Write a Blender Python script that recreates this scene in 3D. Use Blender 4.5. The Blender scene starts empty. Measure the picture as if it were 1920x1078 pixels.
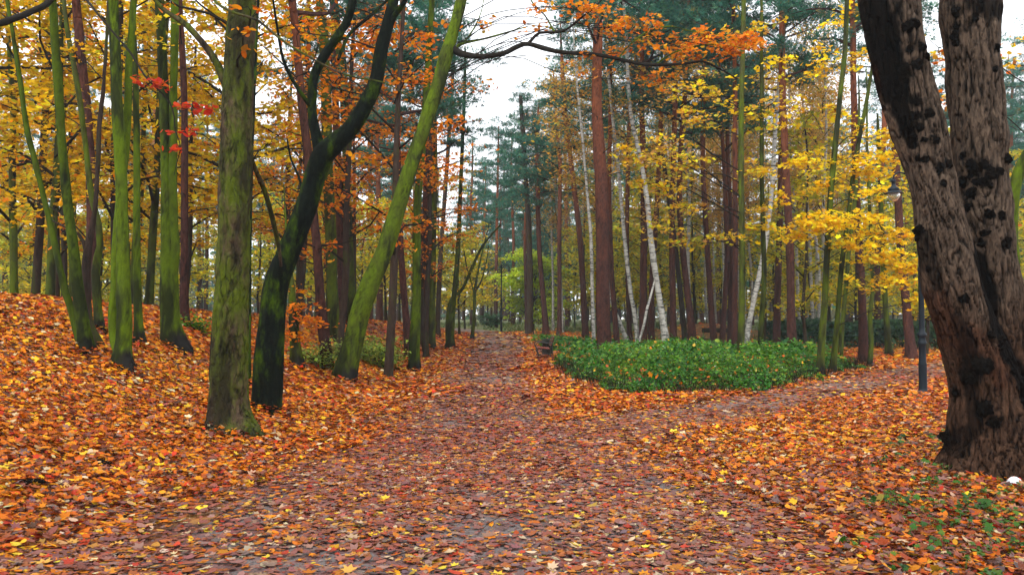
import bpy, math, random
import numpy as np
from mathutils import Vector
from mathutils.bvhtree import BVHTree

# ------------------------------------------------------------------ camera
SC = bpy.context.scene
COL = SC.collection
F = 1478.0                     # focal length in photo pixels (1920 wide)
EYE = 1.6
PITCH = math.atan(59.0 / F)
cam_d = bpy.data.cameras.new("camera")
cam = bpy.data.objects.new("camera", cam_d)
COL.objects.link(cam)
cam_d.sensor_width = 36.0
cam_d.lens = 36.0 * F / 1920.0
cam_d.clip_start = 0.05
cam_d.clip_end = 2000.0
cam.location = (0, 0, EYE)
cam.rotation_euler = (math.pi / 2 + PITCH, 0, 0)
SC.camera = cam

# ------------------------------------------------------------------ sky and light
SUN_EL, SUN_AZ = math.radians(52), math.radians(205)    # azimuth clockwise from +Y (behind and left of the camera)
world = bpy.data.worlds.new("World")
SC.world = world
world.use_nodes = True
nt = world.node_tree
nt.nodes.clear()
wo = nt.nodes.new("ShaderNodeOutputWorld")
bg = nt.nodes.new("ShaderNodeBackground")
sky = nt.nodes.new("ShaderNodeTexSky")
sky.sky_type = 'NISHITA'
sky.sun_disc = False
sky.sun_elevation = SUN_EL
sky.sun_rotation = SUN_AZ
hs = nt.nodes.new("ShaderNodeHueSaturation")
hs.inputs['Saturation'].default_value = 0.18
mx = nt.nodes.new("ShaderNodeMix")
mx.data_type = 'RGBA'
mx.inputs[0].default_value = 0.80                        # closed cloud deck
mx.inputs[7].default_value = (9.4, 9.7, 10.2, 1)
nt.links.new(sky.outputs[0], hs.inputs['Color'])
nt.links.new(hs.outputs[0], mx.inputs[6])
nt.links.new(mx.outputs[2], bg.inputs[0])
bg.inputs[1].default_value = 0.095
nt.links.new(bg.outputs[0], wo.inputs[0])

sun_d = bpy.data.lights.new("sun", 'SUN')
sun_d.energy = 1.5
sun_d.angle = math.radians(30)
sun_d.color = (1.0, 0.95, 0.86)
sun = bpy.data.objects.new("sun", sun_d)
COL.objects.link(sun)
_d = Vector((math.sin(SUN_AZ) * math.cos(SUN_EL), math.cos(SUN_AZ) * math.cos(SUN_EL), math.sin(SUN_EL)))
sun.rotation_euler = _d.to_track_quat('Z', 'Y').to_euler()

SC.view_settings.view_transform = 'Standard'
SC.view_settings.look = 'None'
SC.view_settings.gamma = 1.0
SC.view_settings.exposure = 1.3
SC.render.engine = 'CYCLES'
cy = SC.cycles
cy.max_bounces = 6
cy.diffuse_bounces = 4
cy.glossy_bounces = 2
cy.transmission_bounces = 4
cy.transparent_max_bounces = 4
cy.volume_bounces = 1
cy.use_denoising = True
cy.caustics_reflective = False
cy.caustics_refractive = False

# ------------------------------------------------------------------ numeric helpers
RG = np.random.default_rng(7)


def _hash(ix, iy, iz):
    n = (ix * 374761393 + iy * 668265263 + iz * 2147483647 % 1274126177 + iz * 1103515245) & 0xffffffff
    n = ((n ^ (n >> 13)) * 1274126177) & 0xffffffff
    n = n ^ (n >> 16)
    return (n & 0xffff) / 65535.0


def vnoise(p):
    p = np.asarray(p, dtype=np.float64)
    i = np.floor(p).astype(np.int64)
    f = p - i
    f = f * f * (3 - 2 * f)
    x, y, z = i[..., 0], i[..., 1], i[..., 2]
    fx, fy, fz = f[..., 0], f[..., 1], f[..., 2]
    r = 0
    for dx in (0, 1):
        for dy in (0, 1):
            for dz in (0, 1):
                w = (fx if dx else 1 - fx) * (fy if dy else 1 - fy) * (fz if dz else 1 - fz)
                r = r + w * _hash(x + dx, y + dy, z + dz)
    return r


def fbm(p, o=3):
    p = np.asarray(p, dtype=np.float64)
    a, s, t = 1.0, 0.0, 0.0
    for k in range(o):
        s = s + a * vnoise(p * (2.03 ** k) + 17.3 * k)
        t += a
        a *= 0.5
    return s / t


def sstep(t):
    t = np.clip(t, 0, 1)
    return t * t * (3 - 2 * t)


def path_c(y):
    return np.interp(y, [-5, 5, 14, 45, 52, 58, 64, 72, 90], [-.25, -.3, -.62, -.72, -1.4, -3.0, -6.5, -13, -32])


SIDE = np.array([[-0.8, 8.2], [1.2, 11.3], [3.8, 14.0], [8.5, 19.4], [13.9, 25.7], [21, 33.5], [34, 46]], float)


def side_dist(x, y):
    x = np.asarray(x, float); y = np.asarray(y, float)
    best = np.full(np.broadcast(x, y).shape, 1e9)
    for a, b in zip(SIDE[:-1], SIDE[1:]):
        d = b - a
        t = np.clip(((x - a[0]) * d[0] + (y - a[1]) * d[1]) / (d @ d), 0, 1)
        best = np.minimum(best, np.hypot(x - a[0] - t * d[0], y - a[1] - t * d[1]))
    return best


def hgt(x, y):
    x = np.asarray(x, float); y = np.asarray(y, float)
    x, y = np.broadcast_arrays(x, y)
    w = np.interp(y, [0, 14, 22, 40, 70], [8, 8, 6.5, 3.6, 3.2])
    H = np.interp(y, [-6, 0, 6, 14, 22, 40, 52, 66], [.7, .9, 1.6, 2.12, 1.8, 1.25, .8, 0])
    x0 = np.interp(y, [0, 14, 30, 60], [-2.4, -2.5, -2.8, -3.6])
    m = H * sstep((x0 - x) / w)
    m = m * (1 - .55 * sstep((x0 - w - 1.5 - x) / 14))
    rise = np.interp(y, [28, 38, 45, 54, 75, 120, 220], [0, .12, .3, .62, 1.05, 1.4, 1.5])
    m = m + rise
    m = m + .015 * np.exp(-((x - 5.1) ** 2 + (y - 8.4) ** 2) / 2.2)
    m = m + .9 * np.exp(-((x - 12.0) ** 2 / 12 + (y - 49) ** 2 / 8))
    off = sstep((np.abs(x - path_c(y)) - 1.6) / 1.5)
    p = np.stack([x, y, 0 * x], -1)
    m = m + (.02 + .10 * off) * (fbm(p * .55, 2) - .5) + .03 * off * (fbm(p * 2.1 + 9, 2) - .5)
    return m


CP, SP = math.cos(PITCH), math.sin(PITCH)


def ray(px, py):
    a, b = (px - 960) / F, (539 - py) / F
    return np.array([a, CP - b * SP, SP + b * CP])


def P(px, py, Y):
    r = ray(px, py)
    return np.array([0, 0, EYE]) + r * (Y / r[1])


def ground_hit(px, py):
    r = ray(px, py)
    ts = np.geomspace(3, 140, 900)
    pts = r[None] * ts[:, None]
    dz = pts[:, 2] + EYE - hgt(pts[:, 0], pts[:, 1])
    k = np.argmax(dz < 0) if (dz < 0).any() else len(ts) - 1
    return pts[k, 0], pts[k, 1]


# ------------------------------------------------------------------ mesh helpers
class MB:
    def __init__(s):
        s.v, s.f, s.c, s.m, s.n = [], [], [], [], 0

    def add(s, v, f, col=None, mat=0):
        v = np.asarray(v, float)
        s.v.append(v)
        if col is None:
            col = np.ones((len(v), 3))
        col = np.broadcast_to(np.asarray(col, float), (len(v), 3))
        s.c.append(col)
        for ff in (f if isinstance(f, list) else [f]):
            ff = np.asarray(ff, int)
            s.f.append(ff + s.n)
            s.m.append(np.full(len(ff), mat))
        s.n += len(v)

    def mesh(s, name, mats, smooth=True):
        me = bpy.data.meshes.new(name)
        v = np.concatenate(s.v)
        me.vertices.add(len(v))
        me.vertices.foreach_set("co", v.astype(np.float32).ravel())
        tot = np.concatenate([np.full(len(f), f.shape[1]) for f in s.f])
        loops = np.concatenate([f.ravel() for f in s.f])
        me.loops.add(len(loops))
        me.loops.foreach_set("vertex_index", loops.astype(np.int32))
        me.polygons.add(len(tot))
        st = np.concatenate([[0], np.cumsum(tot)[:-1]])
        me.polygons.foreach_set("loop_start", st.astype(np.int32))
        me.polygons.foreach_set("material_index", np.concatenate(s.m).astype(np.int32))
        me.polygons.foreach_set("use_smooth", np.full(len(tot), bool(smooth)))
        c = np.concatenate(s.c)
        at = me.attributes.new("col", 'FLOAT_COLOR', 'POINT')
        at.data.foreach_set("color", np.concatenate([c, np.ones((len(c), 1))], 1).astype(np.float32).ravel())
        me.update(calc_edges=True)
        for m in (mats if isinstance(mats, (list, tuple)) else [mats]):
            me.materials.append(m)
        return me

    def build(s, name, mats, parent=None, smooth=True, loc=None):
        o = bpy.data.objects.new(name, s.mesh(name, mats, smooth))
        COL.objects.link(o)
        if parent is not None:
            o.parent = parent
        if loc is not None:
            o.location = loc
        return o


def tag(o, label, cat, group=None, kind=None):
    if label: o["label"] = label
    if cat: o["category"] = cat
    if group: o["group"] = group
    if kind: o["kind"] = kind
    return o


def thing(name, label, cat, loc, group=None, rotz=0.0):
    o = bpy.data.objects.new(name, None)
    o.empty_display_size = .3
    COL.objects.link(o)
    o.location = loc
    o.rotation_euler = (0, 0, rotz)
    return tag(o, label, cat, group)


def struct(o):
    o["kind"] = "structure"
    return o


def link_child(name, mesh, parent, loc=(0, 0, 0), rotz=0.0, scale=1.0):
    o = bpy.data.objects.new(name, mesh)
    COL.objects.link(o)
    o.parent = parent
    o.location = loc
    o.rotation_euler = (0, 0, rotz)
    o.scale = (scale,) * 3 if not isinstance(scale, tuple) else scale
    return o


def catmull(pts, seg):
    pts = np.asarray(pts, float)
    q = np.concatenate([[2 * pts[0] - pts[1]], pts, [2 * pts[-1] - pts[-2]]])
    out = []
    for i in range(1, len(q) - 2):
        L = np.linalg.norm(q[i + 1][:3] - q[i][:3])
        n = max(1, int(round(L / seg)))
        t = np.linspace(0, 1, n, endpoint=False)[:, None]
        a, b, c, d = q[i - 1], q[i], q[i + 1], q[i + 2]
        out.append(.5 * ((2 * b) + (c - a) * t + (2 * a - 5 * b + 4 * c - d) * t ** 2 + (3 * b - a - 3 * c + d) * t ** 3))
    out.append(pts[-1:])
    return np.concatenate(out)


def tube(nodes, sides=8, seg=.25, rough=None, flare=0.0, seed=0, ground=0.0, cap=True, crev=0.0):
    """nodes: (x,y,z,r). returns verts, [quads, tris]"""
    p = catmull(nodes, seg)
    c, r = p[:, :3], np.maximum(p[:, 3], .0015)
    d = np.gradient(c, axis=0)
    d /= np.linalg.norm(d, axis=1)[:, None] + 1e-9
    u = np.cross(d, [0, 1, 0.001])
    bad = np.linalg.norm(u, axis=1) < 1e-3
    u[bad] = [1, 0, 0]
    u /= np.linalg.norm(u, axis=1)[:, None]
    w = np.cross(d, u)
    th = np.linspace(0, 2 * np.pi, sides, endpoint=False)
    cs, sn = np.cos(th), np.sin(th)
    R = r[:, None] * np.ones(sides)[None]
    if flare:
        zz = np.maximum(c[:, 2] - ground, 0)
        lob = .5 + .5 * np.cos(th * 4 + seed * 1.7) * .6 + .4 * np.cos(th * 3 + seed * 2.3) * .6
        R = R * (1 + flare * np.exp(-zz / .26)[:, None] * (.30 + lob[None] * 1.3) * .95)
    dirs = u[:, None] * cs[None, :, None] + w[:, None] * sn[None, :, None]
    v = c[:, None] + dirs * R[..., None]
    shade = None
    if rough is not None:
        dp = rough(v, R)
        v = v + dirs * dp[..., None]
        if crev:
            # the bark splits along lines: the floor is set deeper and its cavity shade painted in
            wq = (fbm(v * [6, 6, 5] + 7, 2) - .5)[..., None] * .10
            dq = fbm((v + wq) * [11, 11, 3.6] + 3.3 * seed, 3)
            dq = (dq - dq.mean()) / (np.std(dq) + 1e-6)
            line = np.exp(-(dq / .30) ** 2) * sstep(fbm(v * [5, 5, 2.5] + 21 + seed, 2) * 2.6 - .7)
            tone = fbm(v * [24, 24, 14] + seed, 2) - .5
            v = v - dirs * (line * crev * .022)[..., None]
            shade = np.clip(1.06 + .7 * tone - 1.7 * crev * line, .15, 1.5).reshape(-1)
    n = len(c)
    v = v.reshape(-1, 3)
    i = np.arange(n - 1)[:, None] * sides
    j = np.arange(sides)[None]
    k = (j + 1) % sides
    q = np.stack([i + j, i + k, i + sides + k, i + sides + j], -1).reshape(-1, 4)
    fs = [q]
    if cap:
        v = np.concatenate([v, c[-1:]])
        t0 = (n - 1) * sides
        fs.append(np.stack([t0 + np.arange(sides), t0 + (np.arange(sides) + 1) % sides, np.full(sides, len(v) - 1)], -1))
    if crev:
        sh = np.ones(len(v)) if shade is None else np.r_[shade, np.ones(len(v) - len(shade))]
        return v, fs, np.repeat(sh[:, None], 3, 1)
    return v, fs


def twig(mb, a, b, r0, r1, rng, sag=.1, sides=4, seg=.3, mat=0, col=None):
    a = np.asarray(a, float); b = np.asarray(b, float)
    L = np.linalg.norm(b - a)
    m1 = a + (b - a) * .35 + rng.normal(0, .05, 3) * L + [0, 0, sag * L]
    m2 = a + (b - a) * .7 + rng.normal(0, .04, 3) * L + [0, 0, sag * L * .6]
    pts = [np.r_[a, r0], np.r_[m1, r0 * .75 + r1 * .25], np.r_[m2, r0 * .4 + r1 * .6], np.r_[b, r1]]
    v, f = tube(pts, sides, max(seg, L / 8))
    mb.add(v, f, col, mat)
    return np.array([q[:3] for q in pts])


# leaf outlines (fan from a centre); y points to the tip
def _fan(pts, curl):
    pts = np.asarray(pts, float)
    v = np.concatenate([[[0, 0]], pts])
    z = curl * (v ** 2).sum(1)
    v = np.concatenate([v, z[:, None]], 1)
    n = len(pts)
    f = np.stack([np.zeros(n, int), 1 + np.arange(n), 1 + (np.arange(n) + 1) % n], -1)
    return v, f


def _star(prof, curl):
    a = np.radians([q[0] for q in prof])
    r = np.array([q[1] for q in prof])
    return _fan(np.stack([np.sin(a) * r, np.cos(a) * r], -1), curl)


MAPLE = _star([(0, .62), (22, .36), (48, .60), (72, .34), (100, .52), (140, .25), (180, .16), (220, .25), (260, .52), (288, .34), (312, .60), (338, .36)], -.35)
MAPLE_S = _star([(0, .62), (28, .36), (56, .58), (90, .38), (120, .42), (180, .2), (240, .42), (270, .38), (304, .58), (332, .36)], .3)
OVAL = _star([(0, .6), (35, .42), (80, .33), (130, .4), (180, .55), (230, .4), (280, .33), (325, .42)], .45)
HEX = _star([(0, .6), (60, .4), (120, .36), (180, .5), (240, .36), (300, .4)], .3)
DIA = (np.array([[0, .6, 0], [.32, 0, .06], [0, -.6, 0], [-.32, 0, .06]]), np.array([[0, 1, 2], [0, 2, 3]]))


def leaves(mb, pos, nrm, size, col, tmpl, rng, mat=0, spin=None):
    n = len(pos)
    if n == 0:
        return
    nrm = nrm / (np.linalg.norm(nrm, axis=1)[:, None] + 1e-9)
    if spin is None:
        a = rng.normal(size=(n, 3))
    else:
        a = spin
    v_ = a - nrm * (a * nrm).sum(1)[:, None]
    v_ /= np.linalg.norm(v_, axis=1)[:, None] + 1e-9
    u_ = np.cross(v_, nrm)
    T, tf = tmpl
    size = np.broadcast_to(size, (n,))
    asp = rng.uniform(.8, 1.1, n)
    V = pos[:, None] + size[:, None, None] * (T[None, :, 0:1] * u_[:, None] * asp[:, None, None] + T[None, :, 1:2] * v_[:, None] + T[None, :, 2:3] * nrm[:, None])
    k = len(T)
    Fc = (tf[None] + (np.arange(n) * k)[:, None, None]).reshape(-1, 3)
    C = np.repeat(col, k, axis=0)
    mb.add(V.reshape(-1, 3), Fc, C, mat)


def pick(rng, pal, n):
    w = np.array([p[0] for p in pal], float)
    c = np.array([p[1] for p in pal], float)
    i = rng.choice(len(pal), n, p=w / w.sum())
    c = c[i] * rng.lognormal(0, .16, (n, 1)) * rng.lognormal(0, .06, (n, 3))
    return np.clip(c, .003, .9)


# ------------------------------------------------------------------ materials
def new_mat(name):
    m = bpy.data.materials.new(name)
    m.use_nodes = True
    m.node_tree.nodes.clear()
    return m, m.node_tree.nodes, m.node_tree.links


def leaf_mat(name, trans=.35, rough=.5, spec=.3, sat=1.0, val=1.0):
    m, N, L = new_mat(name)
    o = N.new("ShaderNodeOutputMaterial")
    at = N.new("ShaderNodeAttribute"); at.attribute_name = "col"
    hv = N.new("ShaderNodeHueSaturation")
    hv.inputs['Saturation'].default_value = sat
    hv.inputs['Value'].default_value = val
    L.new(at.outputs['Color'], hv.inputs['Color'])
    b = N.new("ShaderNodeBsdfPrincipled")
    b.inputs['Roughness'].default_value = rough
    b.inputs['Specular IOR Level'].default_value = spec
    L.new(hv.outputs[0], b.inputs['Base Color'])
    t = N.new("ShaderNodeBsdfTranslucent")
    L.new(hv.outputs[0], t.inputs['Color'])
    x = N.new("ShaderNodeMixShader")
    x.inputs[0].default_value = trans
    L.new(b.outputs[0], x.inputs[1]); L.new(t.outputs[0], x.inputs[2]); L.new(x.outputs[0], o.inputs[0])
    return m


def ramp(N, stops):
    r = N.new("ShaderNodeValToRGB")
    e = r.color_ramp.elements
    while len(e) < len(stops):
        e.new(.5)
    for k, (p, c) in enumerate(stops):
        e[k].position = p
        e[k].color = (*c, 1) if len(c) == 3 else c
    return r


def noise_node(N, L, vec, scale, detail=4, rough=.6, dist=0.0):
    n = N.new("ShaderNodeTexNoise")
    n.inputs['Scale'].default_value = scale
    n.inputs['Detail'].default_value = detail
    n.inputs['Roughness'].default_value = rough
    n.inputs['Distortion'].default_value = dist
    L.new(vec, n.inputs['Vector'])
    return n


def mapping(N, L, vec, sc, loc=(0, 0, 0)):
    mp = N.new("ShaderNodeMapping")
    mp.inputs['Scale'].default_value = sc
    mp.inputs['Location'].default_value = loc
    L.new(vec, mp.inputs['Vector'])
    return mp.outputs[0]


def mixc(N, L, fac, a, b, blend='MIX'):
    x = N.new("ShaderNodeMix"); x.data_type = 'RGBA'; x.blend_type = blend
    for s, i in ((fac, 0), (a, 6), (b, 7)):
        if hasattr(s, 'is_linked') or hasattr(s, 'links'):
            L.new(s, x.inputs[i])
        else:
            x.inputs[i].default_value = s if i == 0 else (*s, 1)
    return x.outputs[2]


def mth(N, L, op, a, b=None, clamp=False, c=None):
    x = N.new("ShaderNodeMath"); x.operation = op; x.use_clamp = clamp
    for s, i in ((a, 0), (b, 1), (c, 2)):
        if s is None: continue
        if hasattr(s, 'links'): L.new(s, x.inputs[i])
        else: x.inputs[i].default_value = s
    return x.outputs[0]


def bark_mat(name, crack, low, high, scale=14, stretch=.18, moss=None, moss_amt=.5, bump=.6, rough=.85, upper=None, upz=(5, 10), dark_base=0.0, stain=None, use_col=False, spec=.2, crk=1.0, vs=None):
    m, N, L = new_mat(name)
    o = N.new("ShaderNodeOutputMaterial")
    tc = N.new("ShaderNodeTexCoord")
    oi = N.new("ShaderNodeObjectInfo")
    vec = tc.outputs['Object']
    mp = mapping(N, L, vec, (1, 1, stretch))
    n1 = noise_node(N, L, mp, scale, 6, .65, .4)
    vo = N.new("ShaderNodeTexVoronoi"); vo.feature = 'DISTANCE_TO_EDGE'
    vo.inputs['Scale'].default_value = vs or scale * .9
    wob = noise_node(N, L, mp, (vs or scale) * .9, 4)
    wv = N.new("ShaderNodeVectorMath"); wv.operation = 'MULTIPLY_ADD'
    L.new(wob.outputs['Color'], wv.inputs[0]); wv.inputs[1].default_value = (.11, .11, .11); L.new(mp, wv.inputs[2])
    L.new(wv.outputs[0], vo.inputs['Vector'])
    cr = ramp(N, [(.0, (0, 0, 0)), (.11, (1, 1, 1))])
    brk = noise_node(N, L, mp, scale * .55, 4)                # cracks come and go
    bk = ramp(N, [(.40, (1, 1, 1)), (.62, (0, 0, 0))]); L.new(brk.outputs[0], bk.inputs[0])
    L.new(mth(N, L, 'ADD', vo.outputs['Distance'], mth(N, L, 'MULTIPLY_ADD', bk.outputs[0], .12, c=(1 - crk) * .12)), cr.inputs[0])
    c1 = ramp(N, [(.3, low), (.7, high)])
    L.new(n1.outputs[0], c1.inputs[0])
    base = c1.outputs[0]
    if upper is not None:
        sz = N.new("ShaderNodeSeparateXYZ"); L.new(vec, sz.inputs[0])
        mr = N.new("ShaderNodeMapRange"); mr.inputs[1].default_value = upz[0]; mr.inputs[2].default_value = upz[1]
        L.new(sz.outputs[2], mr.inputs[0])
        nz = noise_node(N, L, mp, 3, 3)
        fz = mth(N, L, 'ADD', mr.outputs[0], mth(N, L, 'MULTIPLY', mth(N, L, 'SUBTRACT', nz.outputs[0], .5), .8), True)
        up = mixc(N, L, n1.outputs[0], tuple(q * .55 for q in upper), tuple(q * 1.25 for q in upper))
        base = mixc(N, L, fz, base, up)
    base = mixc(N, L, cr.outputs[0], mixc(N, L, .35, crack, base), base)
    if moss is not None:
        nm = noise_node(N, L, mapping(N, L, vec, (1, 1, .45), (3, 1, 7)), 3.2, 6, .7)
        mr_ = ramp(N, [(.62 - moss_amt * .45, (0, 0, 0)), (.78 - moss_amt * .42, (1, 1, 1))])
        L.new(nm.outputs[0], mr_.inputs[0])
        fine = noise_node(N, L, vec, 55, 3)
        mo = mixc(N, L, fine.outputs[0], tuple(q * .5 for q in moss), tuple(q * 1.4 for q in moss))
        fac2 = mth(N, L, 'MULTIPLY', mr_.outputs[0], .92)
        base = mixc(N, L, fac2, base, mo)
        base = mixc(N, L, mth(N, L, 'MULTIPLY', mth(N, L, 'SUBTRACT', 1.0, cr.outputs[0]), .45), base, crack)
    if dark_base > 0:
        sz = N.new("ShaderNodeSeparateXYZ"); L.new(vec, sz.inputs[0])
        nb = noise_node(N, L, mapping(N, L, vec, (1, 1, .3)), 6, 4)
        fz = mth(N, L, 'SUBTRACT', mth(N, L, 'MULTIPLY', nb.outputs[0], 3.0 * dark_base), sz.outputs[2])
        fr = ramp(N, [(.0, (0, 0, 0)), (.7 * dark_base, (1, 1, 1))]); L.new(fz, fr.inputs[0])
        base = mixc(N, L, fr.outputs[0], base, (.012, .011, .010))
    if stain is not None:
        ns = noise_node(N, L, mapping(N, L, vec, (1, 1, .22), (8, 2, 1)), 2.6, 5, .65)
        sr = ramp(N, [(.50, (0, 0, 0)), (.60, (1, 1, 1))]); L.new(ns.outputs[0], sr.inputs[0])
        base = mixc(N, L, mth(N, L, 'MULTIPLY', sr.outputs[0], .85), base, stain)
    # every trunk a little different
    vv = N.new("ShaderNodeHueSaturation")
    L.new(base, vv.inputs['Color'])
    L.new(mth(N, L, 'MULTIPLY_ADD', oi.outputs['Random'], .5, c=.75), vv.inputs['Value'])
    base = vv.outputs[0]
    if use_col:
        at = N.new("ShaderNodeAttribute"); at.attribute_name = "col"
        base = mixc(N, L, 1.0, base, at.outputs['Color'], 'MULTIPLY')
    b = N.new("ShaderNodeBsdfPrincipled")
    b.inputs['Roughness'].default_value = rough
    b.inputs['Specular IOR Level'].default_value = spec
    L.new(base, b.inputs['Base Color'])
    hgt_ = mth(N, L, 'ADD', mth(N, L, 'MULTIPLY', cr.outputs[0], .6), n1.outputs[0])
    bp = N.new("ShaderNodeBump"); bp.inputs['Strength'].default_value = bump; bp.inputs['Distance'].default_value = .03
    L.new(hgt_, bp.inputs['Height']); L.new(bp.outputs[0], b.inputs['Normal'])
    L.new(b.outputs[0], o.inputs[0])
    return m


def birch_mat(name):
    m, N, L = new_mat(name)
    o = N.new("ShaderNodeOutputMaterial")
    tc = N.new("ShaderNodeTexCoord"); vec = tc.outputs['Object']
    n1 = noise_node(N, L, mapping(N, L, vec, (1, 1, 5.5)), 3.2, 5, .65)
    r1 = ramp(N, [(.52, (0, 0, 0)), (.60, (1, 1, 1))]); L.new(n1.outputs[0], r1.inputs[0])
    n2 = noise_node(N, L, mapping(N, L, vec, (1, 1, .8)), 4, 4)
    w = mixc(N, L, n2.outputs[0], (.19, .18, .155), (.50, .49, .45))
    sz = N.new("ShaderNodeSeparateXYZ"); L.new(vec, sz.inputs[0])
    mr = N.new("ShaderNodeMapRange"); mr.inputs[1].default_value = 2.2; mr.inputs[2].default_value = .2
    L.new(sz.outputs[2], mr.inputs[0])
    n3 = noise_node(N, L, mapping(N, L, vec, (1, 1, .6), (5, 5, 5)), 7, 4)
    fb = mth(N, L, 'MULTIPLY', mr.outputs[0], mth(N, L, 'GREATER_THAN', n3.outputs[0], .5))
    c = mixc(N, L, r1.outputs[0], w, (.03, .027, .025))
    c = mixc(N, L, mth(N, L, 'MULTIPLY', fb, .9), c, (.03, .03, .025))
    b = N.new("ShaderNodeBsdfPrincipled"); b.inputs['Roughness'].default_value = .7
    L.new(c, b.inputs['Base Color']); L.new(b.outputs[0], o.inputs[0])
    return m


def plain_mat(name, col, rough=.6, metal=0.0, var=.25, scale=30, spec=.5):
    m, N, L = new_mat(name)
    o = N.new("ShaderNodeOutputMaterial")
    tc = N.new("ShaderNodeTexCoord")
    n = noise_node(N, L, tc.outputs['Object'], scale, 4)
    c = mixc(N, L, n.outputs[0], tuple(q * (1 - var) for q in col), tuple(min(1, q * (1 + var)) for q in col))
    b = N.new("ShaderNodeBsdfPrincipled")
    b.inputs['Roughness'].default_value = rough; b.inputs['Metallic'].default_value = metal
    b.inputs['Specular IOR Level'].default_value = spec
    L.new(c, b.inputs['Base Color']); L.new(b.outputs[0], o.inputs[0])
    return m


B = {
    'moss': bark_mat('mossy_bark', (.006, .007, .002), (.022, .028, .004), (.050, .062, .008), 10, .5, (.066, .104, .002), .62, .5, dark_base=.25, crk=.15, vs=10, stain=(.010, .012, .004), spec=.1, use_col=True),
    'moss2': bark_mat('thin_moss_bark', (.008, .008, .004), (.022, .023, .007), (.048, .050, .014), 12, .4, (.062, .090, .004), .48, .5, dark_base=.2, crk=.15, stain=(.012, .012, .006), spec=.1, use_col=True),
    'mossrough': bark_mat('rough_mossy_bark', (.004, .003, .002), (.034, .022, .013), (.115, .078, .046), 26, .45, (.074, .104, .004), .50, 1.0, crk=.95, vs=11, stain=(.018, .013, .008), spec=.1, use_col=True),
    'dark': bark_mat('wet_black_bark', (.001, .001, .001), (.002, .0028, .0025), (.009, .013, .008), 26, .3, (.050, .094, .002), .27, .9, spec=.06, crk=.5, use_col=True),
    'brown': bark_mat('brown_bark', (.005, .004, .003), (.018, .012, .009), (.050, .033, .024), 14, .25, (.04, .055, .005), .16, .7, crk=.7, spec=.1),
    'pine': bark_mat('pine_bark', (.004, .003, .0025), (.020, .0085, .007), (.075, .030, .024), 20, .4, None, 0, 1.0, upper=(.24, .070, .026), upz=(5, 14), crk=.95, vs=11, spec=.1, use_col=True),
    'pinefar': bark_mat('far_pine_bark', (.006, .004, .004), (.020, .010, .009), (.062, .028, .023), 9, .35, None, 0, .5, upper=(.25, .08, .033), upz=(5, 13), spec=.1),
    'old': bark_mat('furrowed_old_bark', (.002, .0015, .001), (.017, .0115, .008), (.100, .070, .049), 32, .34, None, 0, 1.0, use_col=True, crk=.95, vs=22, spec=.06),
    'birch': birch_mat('birch_bark'),
    'twig': plain_mat('twig_bark', (.014, .011, .008), .85, var=.4, spec=.1),
    'burr': bark_mat('black_burr', (.0006, .0006, .0006), (.0012, .001, .001), (.012, .009, .0065), 46, 1, None, 0, 1.0, spec=.04),
}
M_LEAF = leaf_mat('autumn_leaf', .5, .55, .12)
M_NEEDLE = leaf_mat('pine_needle', .38, .55, .12)
M_LITTER = leaf_mat('fallen_leaf', .10, .5, .14)
M_GREEN = leaf_mat('green_leaf', .3, .4, .25)

PAL_YEL = [(5, (.78, .50, .010)), (4, (.70, .40, .006)), (3, (.82, .58, .022)), (2, (.48, .32, .012)), (3.5, (.44, .41, .020)), (1, (.36, .17, .012))]
PAL_GOLD = [(4, (.70, .40, .006)), (3, (.58, .31, .008)), (2, (.38, .24, .010)), (3, (.76, .48, .010)), (2, (.30, .26, .015)), (1, (.62, .20, .006))]
PAL_ORA = [(5, (.66, .20, .006)), (4, (.58, .14, .005)), (3, (.70, .28, .008)), (1, (.42, .08, .006)), (1, (.34, .12, .012))]
PAL_RED = [(4, (.58, .05, .01)), (3, (.5, .03, .012)), (2, (.62, .12, .012))]
PAL_BRT = [(6, (.84, .54, .008)), (3, (.78, .45, .006)), (2, (.74, .60, .025)), (1, (.55, .26, .008))]
PAL_BIR = [(4, (.52, .31, .05)), (3, (.40, .21, .045)), (2, (.58, .29, .025)), (2, (.34, .30, .05))]
PAL_UND = [(4, (.50, .44, .022)), (3, (.36, .37, .03)), (3, (.66, .46, .016)), (2, (.24, .27, .03))]
PAL_PINE = [(5, (.030, .125, .085)), (4, (.045, .160, .105)), (2, (.075, .195, .105)), (2, (.020, .075, .060)), (.5, (.16, .14, .05))]
PAL_LIME = [(4, (.46, .58, .030)), (3, (.36, .48, .03)), (2, (.56, .60, .04))]
PAL_COV = [(5, (.050, .180, .010)), (4, (.080, .240, .012)), (2.8, (.026, .105, .010)), (2.0, (.150, .290, .015)), (.8, (.08, .22, .04)), (.35, (.45, .34, .03)), (.2, (.5, .16, .02))]
PAL_SHRUB = [(4, (.18, .27, .03)), (3, (.26, .34, .035)), (2, (.11, .19, .03)), (1, (.36, .34, .04))]
PAL_LIT = [(5.5, (.56, .150, .006)), (5, (.46, .090, .006)), (3, (.62, .23, .008)), (3.2, (.30, .048, .008)), (1.4, (.68, .37, .014)), (2.4, (.15, .036, .013)), (1.5, (.48, .25, .10)), (1.1, (.44, .034, .010)), (1.5, (.075, .030, .018)), (.6, (.56, .43, .24))]
PAL_LITPATH = [(5, (.235, .072, .048)), (4, (.190, .072, .060)), (3, (.29, .080, .024)), (2.6, (.27, .140, .105)), (2.2, (.42, .13, .014)), (1.3, (.47, .22, .04)), (1.2, (.36, .04, .018)), (.9, (.48, .33, .20)), (.5, (.62, .40, .03)), (1.4, (.14, .082, .076))]
#@@PART2

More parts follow.
